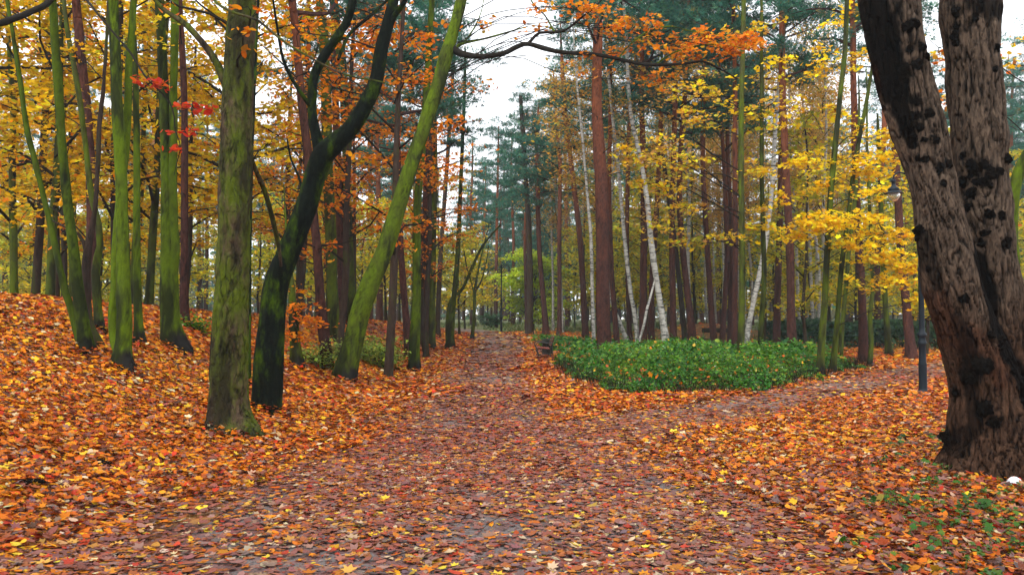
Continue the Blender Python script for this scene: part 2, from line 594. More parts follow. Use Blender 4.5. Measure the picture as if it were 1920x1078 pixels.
# ------------------------------------------------------------------ ground, paths
def axis(lim, near, n):
    t = np.linspace(-1, 1, n)
    k = math.asinh(lim / near)
    return np.sinh(t * k) * near


def ground_mat():
    m, N, L = new_mat("leafy_soil")
    o = N.new("ShaderNodeOutputMaterial")
    tc = N.new("ShaderNodeTexCoord"); vec = tc.outputs['Object']
    vo = N.new("ShaderNodeTexVoronoi"); vo.inputs['Scale'].default_value = 9
    L.new(vec, vo.inputs['Vector'])
    sp = N.new("ShaderNodeSeparateColor"); L.new(vo.outputs['Color'], sp.inputs[0])
    r = ramp(N, [(0, (.06, .02, .012)), (.2, (.20, .05, .014)), (.4, (.36, .09, .015)), (.6, (.45, .15, .02)), (.8, (.52, .22, .03)), (1, (.30, .14, .06))])
    L.new(sp.outputs[0], r.inputs[0])
    soil = mixc(N, L, .45, r.outputs[0], (.035, .018, .012))
    # grass further away
    g1 = noise_node(N, L, vec, 2.2, 6, .7)
    gr = mixc(N, L, g1.outputs[0], (.045, .07, .018), (.13, .16, .035))
    at = N.new("ShaderNodeAttribute"); at.attribute_name = "col"      # r channel: where grass grows
    sp2 = N.new("ShaderNodeSeparateColor"); L.new(at.outputs['Color'], sp2.inputs[0])
    g2 = noise_node(N, L, vec, .5, 4, .7)
    f = mth(N, L, 'MULTIPLY', sp2.outputs[0], mth(N, L, 'MULTIPLY_ADD', g2.outputs[0], 1.6, c=.1), True)
    c = mixc(N, L, f, soil, gr)
    b = N.new("ShaderNodeBsdfPrincipled"); b.inputs['Roughness'].default_value = .8
    L.new(c, b.inputs['Base Color'])
    bp = N.new("ShaderNodeBump"); bp.inputs['Strength'].default_value = .5; bp.inputs['Distance'].default_value = .04
    L.new(vo.outputs['Distance'], bp.inputs['Height']); L.new(bp.outputs[0], b.inputs['Normal'])
    L.new(b.outputs[0], o.inputs[0])
    return m


def path_mat():
    m, N, L = new_mat("damp_path")
    o = N.new("ShaderNodeOutputMaterial")
    tc = N.new("ShaderNodeTexCoord"); vec = tc.outputs['Object']
    n1 = noise_node(N, L, vec, 1.1, 5, .6)
    n2 = noise_node(N, L, vec, 60, 4, .7)
    vo = N.new("ShaderNodeTexVoronoi"); vo.inputs['Scale'].default_value = 11
    L.new(vec, vo.inputs['Vector'])
    sp = N.new("ShaderNodeSeparateColor"); L.new(vo.outputs['Color'], sp.inputs[0])
    lf = ramp(N, [(0, (.12, .06, .055)), (.35, (.18, .075, .065)), (.6, (.22, .10, .085)), (.85, (.27, .14, .09)), (1, (.34, .2, .11))])
    L.new(sp.outputs[0], lf.inputs[0])
    g = mixc(N, L, n2.outputs[0], (.065, .052, .048), (.22, .180, .170))
    r = ramp(N, [(.45, (0, 0, 0)), (.6, (1, 1, 1))]); L.new(sp.outputs[1], r.inputs[0])
    c = mixc(N, L, mth(N, L, 'MULTIPLY', r.outputs[0], .8), g, lf.outputs[0])
    b = N.new("ShaderNodeBsdfPrincipled"); b.inputs['Specular IOR Level'].default_value = .2
    L.new(c, b.inputs['Base Color'])
    rr = ramp(N, [(.35, (.6, .6, .6)), (.65, (.75, .75, .75))]); L.new(n1.outputs[0], rr.inputs[0]); L.new(rr.outputs[0], b.inputs['Roughness'])
    bp = N.new("ShaderNodeBump"); bp.inputs['Strength'].default_value = .35; bp.inputs['Distance'].default_value = .02
    L.new(n2.outputs[0], bp.inputs['Height']); L.new(bp.outputs[0], b.inputs['Normal'])
    L.new(b.outputs[0], o.inputs[0])
    return m


gx = axis(170, 6, 360)
ty = np.linspace(0, 1, 420)
gy = -8 + (np.sinh(ty * math.asinh(228 / 9.0)) * 9.0)
X, Y = np.meshgrid(gx, gy)
Z = hgt(X, Y)
nx, ny = len(gx), len(gy)
i = (np.arange(ny - 1)[:, None] * nx + np.arange(nx - 1)[None]).reshape(-1)
grass = sstep((Y - 34) / 16) * sstep((X - path_c(Y) - 1.2) / 1.5)
grass = np.maximum(grass, sstep((Y - 24) / 6) * sstep((-X - 9) / 3) * .9)
grass = np.maximum(grass, sstep((Y - 56) / 8))
grass *= 1 - .9 * np.exp(-((X - 12.0) ** 2 / 14 + (Y - 48) ** 2 / 12))
grass *= 1 - sstep((3.6 - side_dist(X, Y)) / 1.5)
mb = MB()
mb.add(np.stack([X, Y, Z], -1).reshape(-1, 3), np.stack([i, i + 1, i + nx + 1, i + nx], -1), np.repeat(grass.reshape(-1, 1), 3, 1))
struct(mb.build("ground", ground_mat()))


def ribbon(name, cl, hw, mat, lift):
    cl = np.asarray(cl, float)
    t = np.gradient(cl, axis=0); t /= np.linalg.norm(t, axis=1)[:, None]
    nrm = np.stack([t[:, 1], -t[:, 0]], -1)
    k = 15
    s = np.linspace(-1, 1, k)
    wob = hw * (1 + .18 * (vnoise(np.stack([np.arange(len(cl)) * .31, np.zeros(len(cl)), np.zeros(len(cl))], -1)) - .5))
    xy = cl[:, None] + nrm[:, None] * (s[None, :, None] * wob[:, None, None])
    z = hgt(xy[..., 0], xy[..., 1]) + lift
    v = np.concatenate([xy, z[..., None]], -1).reshape(-1, 3)
    n = len(cl)
    i = (np.arange(n - 1)[:, None] * k + np.arange(k - 1)[None]).reshape(-1)
    b = MB(); b.add(v, np.stack([i, i + 1, i + k + 1, i + k], -1))
    return struct(b.build(name, mat))


PM = path_mat()
yy = np.concatenate([np.arange(-6, 50, .35), np.arange(50, 71, .5)])
cl = np.stack([path_c(yy), yy], -1)
for _ in range(6):
    cl[1:-1] = (cl[:-2] + cl[1:-1] * 2 + cl[2:]) / 4
ribbon("path", cl, np.interp(yy, [0, 8, 16, 40, 70], [2.1, 1.95, 1.45, 1.5, 1.6]), PM, .012)
scl = catmull(np.c_[SIDE, np.zeros((len(SIDE), 2))], .4)[:, :2]
ribbon("side_path", scl, np.full(len(scl), 1.25), PM, .020)
# paved pad in front of the bench
bx, by = 1.28, 30.6
padmb = MB()
ax_, ay_ = np.meshgrid(np.linspace(-.9, 1.45, 12), np.linspace(30.0, 31.2, 7))
pz = hgt(ax_, ay_) + .03
ii = (np.arange(6)[:, None] * 12 + np.arange(11)[None]).reshape(-1)
padmb.add(np.stack([ax_, ay_, pz], -1).reshape(-1, 3), np.stack([ii, ii + 1, ii + 13, ii + 12], -1))
struct(padmb.build("bench_pavement", plain_mat("grey_slab", (.24, .235, .24), .7)))

# island of snowberry cover
ISLE = np.array([ground_hit(*q) for q in [(1000, 633), (1045, 668), (1050, 690), (1082, 708), (1112, 726), (1180, 741), (1300, 741), (1400, 735), (1500, 718), (1560, 706), (1606, 694), (1612, 684), (1570, 672), (1500, 664), (1380, 656), (1250, 650), (1120, 642), (1040, 630), (985, 624)]])


def in_poly(x, y, poly):
    r = np.zeros(np.shape(x), bool)
    j = len(poly) - 1
    for i in range(len(poly)):
        xi, yi = poly[i]; xj, yj = poly[j]
        c = ((yi > y) != (yj > y)) & (x < (xj - xi) * (y - yi) / (yj - yi + 1e-12) + xi)
        r ^= c
        j = i
    return r


def poly_dist(x, y, poly):
    best = np.full(np.shape(x), 1e9)
    for a, b in zip(poly, np.roll(poly, -1, 0)):
        d = b - a
        t = np.clip(((x - a[0]) * d[0] + (y - a[1]) * d[1]) / (d @ d + 1e-9), 0, 1)
        best = np.minimum(best, np.hypot(x - a[0] - t * d[0], y - a[1] - t * d[1]))
    return best


# ------------------------------------------------------------------ fallen leaves
def litter():
    mb = MB()
    rng = np.random.default_rng(11)
    for (y0, y1, rho, sz, tm) in [(3.6, 6.5, 2000, .047, 0), (6.5, 10, 1700, .050, 0), (10, 15, 1250, .056, 1), (15, 24, 680, .074, 2), (24, 36, 260, .108, 2), (36, 56, 80, .165, 2)]:
        hw0, hw1 = .70 * y0 + 1.2, .70 * y1 + 1.2
        n = int((hw0 + hw1) * (y1 - y0) * rho)
        y = rng.uniform(y0, y1, n)
        x = rng.uniform(-1, 1, n) * (.70 * y + 1.2)
        keep = np.ones(n, bool)
        ins = in_poly(x, y, ISLE)
        keep &= ~(ins & (poly_dist(x, y, ISLE) > .35))
        dm = np.abs(x - path_c(y))
        ds = side_dist(x, y)
        nz = fbm(np.stack([x * .8, y * .8, 0 * x], -1), 3) - .5
        nz2 = fbm(np.stack([x * .28 + 4, y * .28, 0 * x + 2], -1), 3) - .5
        hwm = np.interp(y, [0, 6, 9, 16, 40], [3.0, 2.7, 2.1, 1.15, 1.15])
        pm = 1 - sstep((dm - hwm * (1 + 1.1 * nz2)) / .9 + .5 + nz * 1.4)
        ps = .95 * (1 - sstep((ds - 1.05) / .9 + .5 + nz * 1.2))
        pth = np.maximum(pm, ps)
        drop = pth * np.clip(np.interp(y, [4, 9, 15], [.40, .46, .58]) + 2.0 * nz + np.interp(y, [4, 10], [.35, .8]) * nz2, 0.05, .9)
        drift = fbm(np.stack([x * 1.7 + 31, y * 1.7, 0 * x + 6], -1), 3)
        drop = np.maximum(drop, .55 * sstep((.42 - drift) / .12) * (1 - pth))
        far_grass = sstep((y - 30) / 12) * (sstep((x - 2.5) / 3)) * (1 - sstep((3.5 - ds) / 1.5))
        far_grass = np.maximum(far_grass, sstep((y - 26) / 5) * sstep((-x - 9) / 2.5))
        keep &= rng.random(n) > drop
        keep &= rng.random(n) > far_grass * .9
        x, y, pth, nz2 = x[keep], y[keep], pth[keep], nz2[keep]
        n = len(x)
        z = hgt(x, y)
        e = .15
        gxn = (hgt(x + e, y) - z) / e; gyn = (hgt(x, y + e) - z) / e
        tilt = np.where(pth > .5, .13, .30)[:, None]
        nr = np.stack([-gxn, -gyn, np.ones(n)], -1) + rng.normal(0, 1, (n, 3)) * tilt * [1, 1, .2]
        lift = np.where(pth > .5, .022 + .012 * rng.random(n), .012 + .055 * rng.random(n) ** 1.4)
        for (tx, ty, tr) in FEET:                              # leaves drifted against the trunks
            if y0 - 1 < ty < y1 + 1:
                dd = np.hypot(x - tx, y - ty) - tr
                lift = lift + .11 * np.exp(-np.maximum(dd, 0) / .13) * (.4 + .8 * rng.random(n))
        pos = np.stack([x, y, z + lift], -1)
        isp = rng.random(n) < np.maximum(pth * .93, .40 * sstep((10.5 - y) / 4) * sstep((x + 4.5) / 2) + .12)
        c = np.where(isp[:, None], pick(rng, PAL_LITPATH, n), pick(rng, PAL_LIT, n))
        c = np.clip(c * (1 + .55 * np.clip(nz2, -.4, .4)[:, None] * [.6, 1.4, 1.2]), .004, .85)
        s = sz * np.minimum(rng.lognormal(0, .36, n), 1.75)
        kinds = [[(MAPLE, .55), (OVAL, .45)], [(MAPLE_S, .55), (OVAL, .45)], [(HEX, 1.0)]][tm]
        u = rng.random(n); a = 0
        for T, pr in kinds:
            mk = (u >= a) & (u < a + pr); a += pr
            T2 = (T[0] * [1, 1, 1 if rng.random() < .5 else -1], T[1])
            half = rng.random(mk.sum()) < .5
            idx = np.where(mk)[0]
            for hb, sg in ((half, 1), (~half, -1)):
                k = idx[hb]
                leaves(mb, pos[k], nr[k], s[k] * (1.15 if T is OVAL else 1.3), c[k], (T[0] * [1, 1, sg * .8], T[1]), rng)
    # crumbs on the trodden path, and thin twigs
    n = 52000
    y = rng.uniform(3.8, 15, n); x = path_c(y) + rng.normal(0, 1.6, n)
    leaves(mb, np.stack([x, y, hgt(x, y) + .016], -1), rng.normal(0, .15, (n, 3)) + [0, 0, 1], .017 * rng.lognormal(0, .4, n), pick(rng, PAL_LITPATH + [(6, (.07, .05, .045)), (3, (.24, .18, .16))], n), DIA, rng)
    for k in range(170):
        y = rng.uniform(4, 16); x = rng.uniform(-.66, .66) * y
        if in_poly(np.array([x]), np.array([y]), ISLE)[0]: continue
        a = rng.uniform(0, 6.28); l = rng.uniform(.06, .28); z = float(hgt(x, y)) + .045
        e = np.array([math.cos(a), math.sin(a), 0]) * l
        p = np.array([x, y, z])
        v, f = tube([np.r_[p - e, .004], np.r_[p + rng.normal(0, .02, 3) * [1, 1, .3], .0035], np.r_[p + e, .002]], 4, .1)
        mb.add(v, f, (.035, .022, .016))
    o = mb.build("fallen_leaves", M_LITTER, smooth=False)
    tag(o, "orange and red autumn leaves covering the ground", None, kind="stuff")




FEET = []


def snowberry():
    mb = MB()
    rng = np.random.default_rng(12)
    lo, hi = ISLE.min(0), ISLE.max(0)
    for (y0, y1, rho, sz) in [(lo[1], 19.5, 1150, .046), (19.5, 24, 760, .056), (24, 32, 300, .085), (32, 50, 110, .13)]:
        n = int((hi[0] - lo[0]) * (y1 - y0) * rho)
        x = rng.uniform(lo[0], hi[0], n); y = rng.uniform(y0, y1, n)
        wx = (fbm(np.stack([x * 1.1, y * 1.1, 0 * x + 2], -1), 3) - .5) * 1.5; wy = (fbm(np.stack([x * 1.1, y * 1.1, 0 * x + 12], -1), 3) - .5) * 1.5
        k = in_poly(x + wx, y + wy, ISLE); x, y, wx, wy = x[k], y[k], wx[k], wy[k]
        d = poly_dist(x + wx, y + wy, ISLE)
        b = fbm(np.stack([x * 1.3, y * 1.3, 0 * x], -1), 3)
        cl_ = fbm(np.stack([x * 4.5, y * 4.5, 0 * x + 5], -1), 2)
        top = (.14 + .42 * sstep(d / 1.0)) * (.30 + 1.55 * sstep((b - .28) / .42)) * (.72 + .55 * cl_) * np.interp(y, [17, 26, 40], [1.0, .72, .5]) * (1 - .5 * sstep((y - 30) / 10))
        keep = rng.random(len(x)) < sstep((cl_ - .22) / .3) * .9 + .1
        x, y, top, d, cl_ = x[keep], y[keep], top[keep], d[keep], cl_[keep]
        n = len(x)
        u = rng.random(n) ** .55
        z = hgt(x, y) + top * (u + .25 * (cl_ - .5)) + .01
        nr = rng.normal(0, .55, (n, 3)) + [0, -.18, 1]
        tn = fbm(np.stack([x * .7, y * .7, 0 * x + 8], -1), 2)[:, None]
        c = np.clip(pick(rng, PAL_COV, n) * .82 * (1 + (tn - .5) * [2.4, .9, .3]), .003, .8)
        s = sz * rng.lognormal(0, .25, n)
        leaves(mb, np.stack([x, y, z], -1), nr, s * 1.35, c, OVAL if y0 < 18 else HEX, rng)
        # white berries
        q = (rng.random(n) < (.016 if y0 < 24 else .005)) & (u > .6)
        nb = q.sum()
        for dz in range(2):
            leaves(mb, np.stack([x, y, z + .015], -1)[q], rng.normal(0, 1, (nb, 3)), np.full(nb, .026), np.full((nb, 3), .72), HEX, rng)
    n = 1500
    x = rng.uniform(lo[0], hi[0], n); y = lo[1] + (hi[1] - lo[1]) * rng.random(n) ** 2
    k = in_poly(x, y, ISLE); x, y = x[k], y[k]
    leaves(mb, np.stack([x, y, hgt(x, y) + rng.uniform(.2, .55, len(x))], -1), rng.normal(0, .5, (len(x), 3)) + [0, -.3, 1], .075 * rng.lognormal(0, .25, len(x)), pick(rng, PAL_LIT[:5], len(x)), MAPLE_S, rng)
    # bare brown stems along the edge
    n = 1500
    t = rng.random(n)
    seg = np.concatenate([[0], np.cumsum(np.linalg.norm(np.diff(ISLE[2:12], axis=0), axis=1))])
    px_ = np.interp(t * seg[-1], seg, ISLE[2:12, 0]); py_ = np.interp(t * seg[-1], seg, ISLE[2:12, 1])
    px_ = px_ + rng.normal(0, .22, n); py_ = py_ + abs(rng.normal(.1, .3, n))
    z = hgt(px_, py_)
    for k in range(n):
        a = np.array([px_[k], py_[k], z[k] - .02]); b_ = a + [rng.normal(0, .1), rng.normal(-.03, .1), rng.uniform(.15, .48)]
        v, f = tube([np.r_[a, .005], np.r_[(a + b_) / 2 + rng.normal(0, .02, 3), .004], np.r_[b_, .002]], 3, .25, cap=False)
        mb.add(v, f, (.09, .055, .035), 1)
    o = mb.build("snowberry_cover", [M_GREEN, B['twig']], smooth=False)
    tag(o, "low dense green ground cover dotted with white berries", None, kind="stuff")


snowberry()


# ------------------------------------------------------------------ tree building blocks
def rough_fn(amp, fx, fz, seed=0, oct_=3, power=1.0):
    def fn(v, R):
        q = fbm(v * [fx, fx, fz] + seed * 3.1, oct_)
        g = 1 - np.abs(2 * q - 1)
        lump = fbm(v * [2.2, 2.2, .9] + seed, 2) - .5
        return amp * (g ** power - .6) + R * .26 * lump + .010 * (fbm(v * [7, 7, 4] + seed * 9.1, 2) - .5)
    return fn


def clumps_to_leaves(mb, cen, rad, n_per, size, pal, rng, tmpl, flat=.28, droop=.25, tone=None, mat=0):
    """cen (N,3) spray centres; every spray is a flattened layer of leaves"""
    N_ = len(cen)
    if N_ == 0: return
    rad = np.broadcast_to(rad, (N_,))
    k = np.maximum(1, rng.poisson(n_per, N_))
    idx = np.repeat(np.arange(N_), k)
    n = len(idx)
    off = rng.normal(0, .55, (n, 3))
    off[:, 2] *= flat
    off[:, 2] -= droop * (off[:, 0] ** 2 + off[:, 1] ** 2)
    pos = cen[idx] + off * rad[idx][:, None]
    nr = rng.normal(0, .42, (n, 3)) + [0, -.12, 1]
    cc = pick(rng, pal, n)
    tn = rng.lognormal(0, .16, (N_, 1))[idx]
    cc = np.clip(cc * tn, .003, .9)
    leaves(mb, pos, nr, size * rng.lognormal(0, .22, n), cc, tmpl, rng, mat)


def limb_crown(rng, H, z0, R, nlimb, spray_per, n_per, size, pal, tmpl, srad=.5, droop=.2, rise=(.2, .8), r0=.045, flat=.28, axis_fn=None):
    """limbs leaving a stem; sprays of leaves along the outer parts of each limb"""
    mb = MB()
    axis_fn = axis_fn or (lambda z: np.array([0, 0, z]))
    cs = []
    for k in range(nlimb):
        t = (k + rng.random()) / nlimb
        zs = z0 + (H - z0) * t * .92
        L = R * (1 - .65 * abs(t - .35) ** 1.2 * 1.3) * rng.uniform(.65, 1.1)
        az = k * 2.4 + rng.normal(0, .4)
        up = rng.uniform(*rise)
        a = axis_fn(zs)
        b = a + np.array([math.cos(az), math.sin(az), up]) * L
        pts = twig(mb, a, b, r0 * (1.1 - .6 * t), .008, rng, .10, 4, .5, 1)
        pp = catmull(np.c_[pts, np.zeros(4)], .15)[:, :3]
        for j in range(spray_per):
            u = rng.uniform(.25, 1.0)
            q = pp[int(u * (len(pp) - 1))]
            c = q + rng.normal(0, 1, 3) * [.38, .38, .22] * (srad * 1.3)
            if rng.random() < .45:
                twig(mb, q, c, .009, .004, rng, .05, 3, .6, 1)
            cs.append(c)
    cs = np.array(cs)
    clumps_to_leaves(mb, cs, srad * rng.uniform(.6, 1.25, len(cs)), n_per, size, pal, rng, tmpl, flat, droop)
    return mb


def pine_crown(rng, H, z0, R, nlimb=22, tufts=34):
    mb = MB()
    cen, rad = [], []
    for k in range(nlimb):
        t = (k + rng.random()) / nlimb
        zs = z0 + (H - z0) * t * .96
        L = R * (1.05 - .75 * t) * rng.uniform(.55, 1.1)
        az = k * 2.399 + rng.normal(0, .5)
        a = np.array([0, 0, zs]); b = a + np.array([math.cos(az) * L, math.sin(az) * L, L * rng.uniform(-.05, .45)])
        pts = twig(mb, a, b, .055 * (1.15 - t), .012, rng, .06, 4, .6, 1)
        pp = catmull(np.c_[pts, np.zeros(4)], .2)[:, :3]
        for j in range(max(2, int(2 + L * 1.5))):
            q = pp[int(rng.uniform(.45, 1) * (len(pp) - 1))]
            cen.append(q + rng.normal(0, .32, 3) * [1, 1, .5] + [0, 0, .1]); rad.append(rng.uniform(.45, .95))
    cen.append([0, 0, H]); rad.append(.5)
    cen = np.array(cen); rad = np.array(rad)
    k = rng.poisson(tufts, len(cen))
    idx = np.repeat(np.arange(len(cen)), k); n = len(idx)
    d = rng.normal(0, 1, (n, 3)); d /= np.linalg.norm(d, axis=1)[:, None]
    d[:, 2] = np.abs(d[:, 2]) * .8 - .2
    pos = cen[idx] + d * (rad[idx] * rng.random(n) ** .5)[:, None] * [1, 1, .5]
    tone = rng.lognormal(0, .22, (len(cen), 1))[idx]
    col = np.clip(pick(rng, PAL_PINE, n) * tone, .003, .5)
    T = (np.array([[-.05, 0, 0], [.05, 0, 0], [0, 1, 0], [-.38, .75, .25], [.38, .75, .25], [0, .6, .5]]) * [1, 1, 1],
         np.array([[0, 1, 2], [0, 1, 3], [0, 1, 4], [0, 1, 5]]))
    dirn = d + rng.normal(0, .35, (n, 3)) + [0, 0, .35]
    leaves(mb, pos, rng.normal(0, 1, (n, 3)), .28 * rng.lognormal(0, .2, n), col, T, rng, 0, spin=dirn)
    return mb


_r = np.random.default_rng(21)
PINE_CROWNS = [pine_crown(_r, 9.5 + k % 3, 0, 3.0 + .3 * (k % 4), 27 + 2 * (k % 3), 52).mesh("crown", [M_NEEDLE, B['pinefar']], False) for k in range(6)]


def add_crown(parent, crown, z_at, H):
    """crown: a mesh shared between several trees, standing on the stem at height"""
    return crown


def trunk_nodes(row_nodes, Y, rng, H, dy=0.0):
    out = []
    for (px, py, w) in row_nodes:
        p = P(px, py, Y + dy)
        out.append([p[0], Y, p[2], .5 * w * Y / F])
    return np.array(out)


def make_tree(label, kind, nodes, d=None, H=14, cat="tree", name="tree", sides=None, rough=None, flare=.6, group=None, crown=None, extra=None, wander=.25, seg=None, seed=0, top_r=.35):
    """nodes: (px,py,width px) from the base up, all at depth d (None: where the base pixel meets the ground)"""
    rng = np.random.default_rng(1000 + seed)
    if d is None:
        gxp, d = ground_hit(nodes[0][0], nodes[0][1])
    nd = trunk_nodes(nodes, d, rng, H)
    if kind == 'birch': nd[:, 3] *= .8
    x0 = nd[0, 0]; zg = float(hgt(x0, d))
    # base sits on the ground
    if nd[0, 2] > zg + .15:
        nd = np.concatenate([[[x0 + (nd[0, 0] - nd[min(1, len(nd) - 1), 0]) * .1, d, zg, nd[0, 3] * 1.05]], nd])
    base = np.array([nd[0, 0], d, zg])
    nd[0, 2] = zg
    # gentle lean in depth, nothing at the base
    ph = rng.uniform(0, 6.28)
    hh = nd[:, 2] - zg
    nd[:, 1] += wander * np.sin(hh * .35 + ph) * np.clip(hh / 6, 0, 1)
    # carry the stem on above the picture
    top = nd[-1]
    if top[2] < zg + H:
        dirv = nd[-1, :3] - nd[-2, :3]
        dirv = dirv / np.linalg.norm(dirv)
        rem = zg + H - top[2]
        k = 3
        ext = []
        p = top.copy()
        for j in range(k):
            dirv = dirv * .7 + np.array([rng.normal(0, .04), rng.normal(0, .04), .3]); dirv /= np.linalg.norm(dirv)
            p = p.copy(); p[:3] += dirv * rem / k / max(dirv[2], .4)
            p[3] = top[3] * (1 - (1 - top_r) * (j + 1) / k)
            ext.append(p)
        nd = np.concatenate([nd, ext])
    local = nd.copy(); local[:, :3] -= base
    below = local[0].copy(); below[2] -= .35
    full = np.concatenate([[below], local])
    wpx = max(n[2] for n in nodes)
    sides = sides or (48 if wpx > 26 else 24 if wpx > 14 else 12)
    seg = seg or (.045 if wpx > 26 else .09 if wpx > 14 else .3)
    if rough is None and wpx > 9 and d < 40: rough = R_NEAR
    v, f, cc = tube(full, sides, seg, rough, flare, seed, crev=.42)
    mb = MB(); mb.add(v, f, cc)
    ctx = {'base': base, 'd': d, 'local': local, 'rng': rng, 'mb': mb, 'H': H, 'zg': zg}
    root = thing(name, label, cat, base, group)
    ctx['root'] = root
    if kind == 'pine':
        for k in range(rng.integers(7, 13)):
            z = rng.uniform(.22, .72) * (H if d > 25 else 9)
            p = np.array([np.interp(z, local[:, 2], local[:, 0]), np.interp(z, local[:, 2], local[:, 1]), z]); a = rng.uniform(0, 6.28); l = rng.uniform(.35, 1.5)
            twig(mb, p, p + np.array([math.cos(a), math.sin(a), rng.uniform(-.15, .35)]) * l, .02, .006, rng, .05, 4, .4, 1)
    if extra: extra(ctx)
    ctx['trunk'] = mb.build("trunk", [B[kind], B['twig']], root)
    FEET.append((base[0], base[1], local[0, 3] * 1.25))
    if crown: crown(ctx)
    return ctx


def stem_at(ctx, z):
    l = ctx['local']
    return np.array([np.interp(z, l[:, 2], l[:, 0]), np.interp(z, l[:, 2], l[:, 1]), z])


def stem_r(ctx, z):
    l = ctx['local']
    return float(np.interp(z, l[:, 2], l[:, 3]))


def c_pine(variant, z0=None, sc=1.0):
    def fn(ctx):
        me = PINE_CROWNS[variant % len(PINE_CROWNS)]
        z = z0 if z0 is not None else ctx['H'] - 9.5 * sc
        p = stem_at(ctx, z)
        tp = stem_at(ctx, ctx['H'])
        o = link_child("crown", me, ctx['root'], p, ctx['rng'].uniform(0, 6.28), sc)
    return fn


def c_blobs(blobs, pal, size=.11, per=26, srad=.42, tmpl=None, nsp=10, flat=.22, branch=.03, auto=None, reach=.5, mat=None):
    """blobs: (px,py,rx,ry,dd[,n]) leafy patches at the tree's own distance, joined to the stem by limbs"""
    def fn(ctx):
        rng = ctx['rng']; mb = MB(); base = ctx['base']
        cs = []
        zmax = ctx['local'][:, 2].max()
        for bl in blobs:
            px, py, rx, ry, dd = bl[:5]
            n = bl[5] if len(bl) > 5 else nsp
            Y = ctx['d'] + dd
            c = P(px, py, Y) - base
            rxm, rzm = rx * Y / F, ry * Y / F
            hd = math.hypot(c[0] - stem_at(ctx, max(c[2], .5))[0], dd)
            za = min(max(c[2] - hd * reach, .8), zmax * .98)
            a = stem_at(ctx, za)
            pts = twig(mb, a, c, max(.012, branch * min(1, hd / 3 + .35)), .008, rng, .10, 5, .25, 1)
            pp = catmull(np.c_[pts, np.zeros(4)], .12)[:, :3]
            for j in range(n):
                o = rng.normal(0, .5, 3) * [rxm, max(.35, rxm * .7), rzm]
                q = c + o
                # twig from the nearest point of the limb
                near = pp[np.argmin(((pp - q) ** 2).sum(1) + rng.random(len(pp)) * .1)]
                if rng.random() < .7:
                    twig(mb, near, q, .008, .003, rng, .05, 3, .5, 1)
                cs.append(q)
        if auto:
            z0, R, nl, spp = auto
            for k in range(nl):
                t = (k + rng.random()) / nl
                zs = z0 + (zmax - z0) * t * .95
                L = R * (1.1 - .6 * t) * rng.uniform(.6, 1.1)
                az = k * 2.4 + rng.normal(0, .4)
                a = stem_at(ctx, zs); b = a + np.array([math.cos(az), math.sin(az), rng.uniform(.3, .8)]) * L
                pts = twig(mb, a, b, branch * .8, .008, rng, .08, 4, .5, 1)
                for j in range(spp):
                    q = pts[2] + (pts[3] - pts[2]) * rng.random() + rng.normal(0, .4, 3)
                    cs.append(q)
        cs = np.array(cs)
        clumps_to_leaves(mb, cs, srad * rng.uniform(.6, 1.3, len(cs)), per, size, pal, rng, tmpl or MAPLE_S, flat)
        ctx['crown'] = mb.build("crown", [mat or M_LEAF, B['twig']], ctx['root'], False)
    return fn


def px_branch(ctx, pts, rough=None, sides=6, seg=.15, mat=0, dd=0.0):
    """a limb given by photo pixels (px,py,w[,dd]) at the tree's own distance; its first point lies inside the stem"""
    q = []
    for p in pts:
        Y = ctx['d'] + (p[3] if len(p) > 3 else dd)
        w = P(p[0], p[1], Y) - ctx['base']
        q.append(np.r_[w, .5 * p[2] * Y / F])
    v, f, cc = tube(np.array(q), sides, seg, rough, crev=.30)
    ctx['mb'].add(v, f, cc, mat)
    return np.array(q)
#@@PART3

# ------------------------------------------------------------------ the trees one can tell apart
R_NEAR = rough_fn(.012, 9, 3, 1)
R_ROUGH = rough_fn(.042, 9, 4.2, 2, 4)
R_SMOOTH = rough_fn(.012, 10, 3, 3)
MAPG = "slim mossy green trunks on the leafy bank"


def x_mossy(ctx):       # dark curved limb and knots of the big mossy trunk
    px_branch(ctx, [(436, 190, 18), (418, 145, 15), (395, 100, 13), (350, 48, 11), (305, 17, 8), (268, -30, 6)], R_NEAR)
    px_branch(ctx, [(456, -90, 16), (420, -40, 9, -.6), (400, -2, 6, -1.1), (440, 25, 5, -1.4), (482, 38, 5, -1.5), (540, 84, 4.5, -1.6), (645, 140, 3.5, -1.8), (720, 155, 2.6, -1.9), (782, 192, 1.6, -2)], None, 5)
    px_branch(ctx, [(470, 300, 12), (482, 325, 9, .3), (500, 370, 9, .6), (520, 450, 8, .9), (527, 500, 5, 1)], R_NEAR)
    px_branch(ctx, [(452, 5, 10), (478, -18, 6, -.4), (540, -60, 5, -.5)], None, 5)


make_tree("thick straight mossy trunk with cracked bark, widest tree left of the path", 'mossrough',
          [(430, 815, 82), (428, 760, 66), (431, 650, 62), (435, 540, 57), (440, 420, 55), (443, 300, 57), (448, 160, 54), (453, 60, 50), (456, 0, 47)],
          None, 12, name="mossy_tree", sides=120, rough=R_ROUGH, flare=.55, extra=x_mossy, seg=.017, seed=1, wander=.05,
          crown=c_blobs([(455, 70, 22, 45, -.7, 3), (470, 20, 40, 18, -.5, 3), (300, -10, 60, 25, .3, 6)], PAL_ORA, .085, 5, .16, OVAL, 4, auto=(6.0, 2.6, 12, 3)))


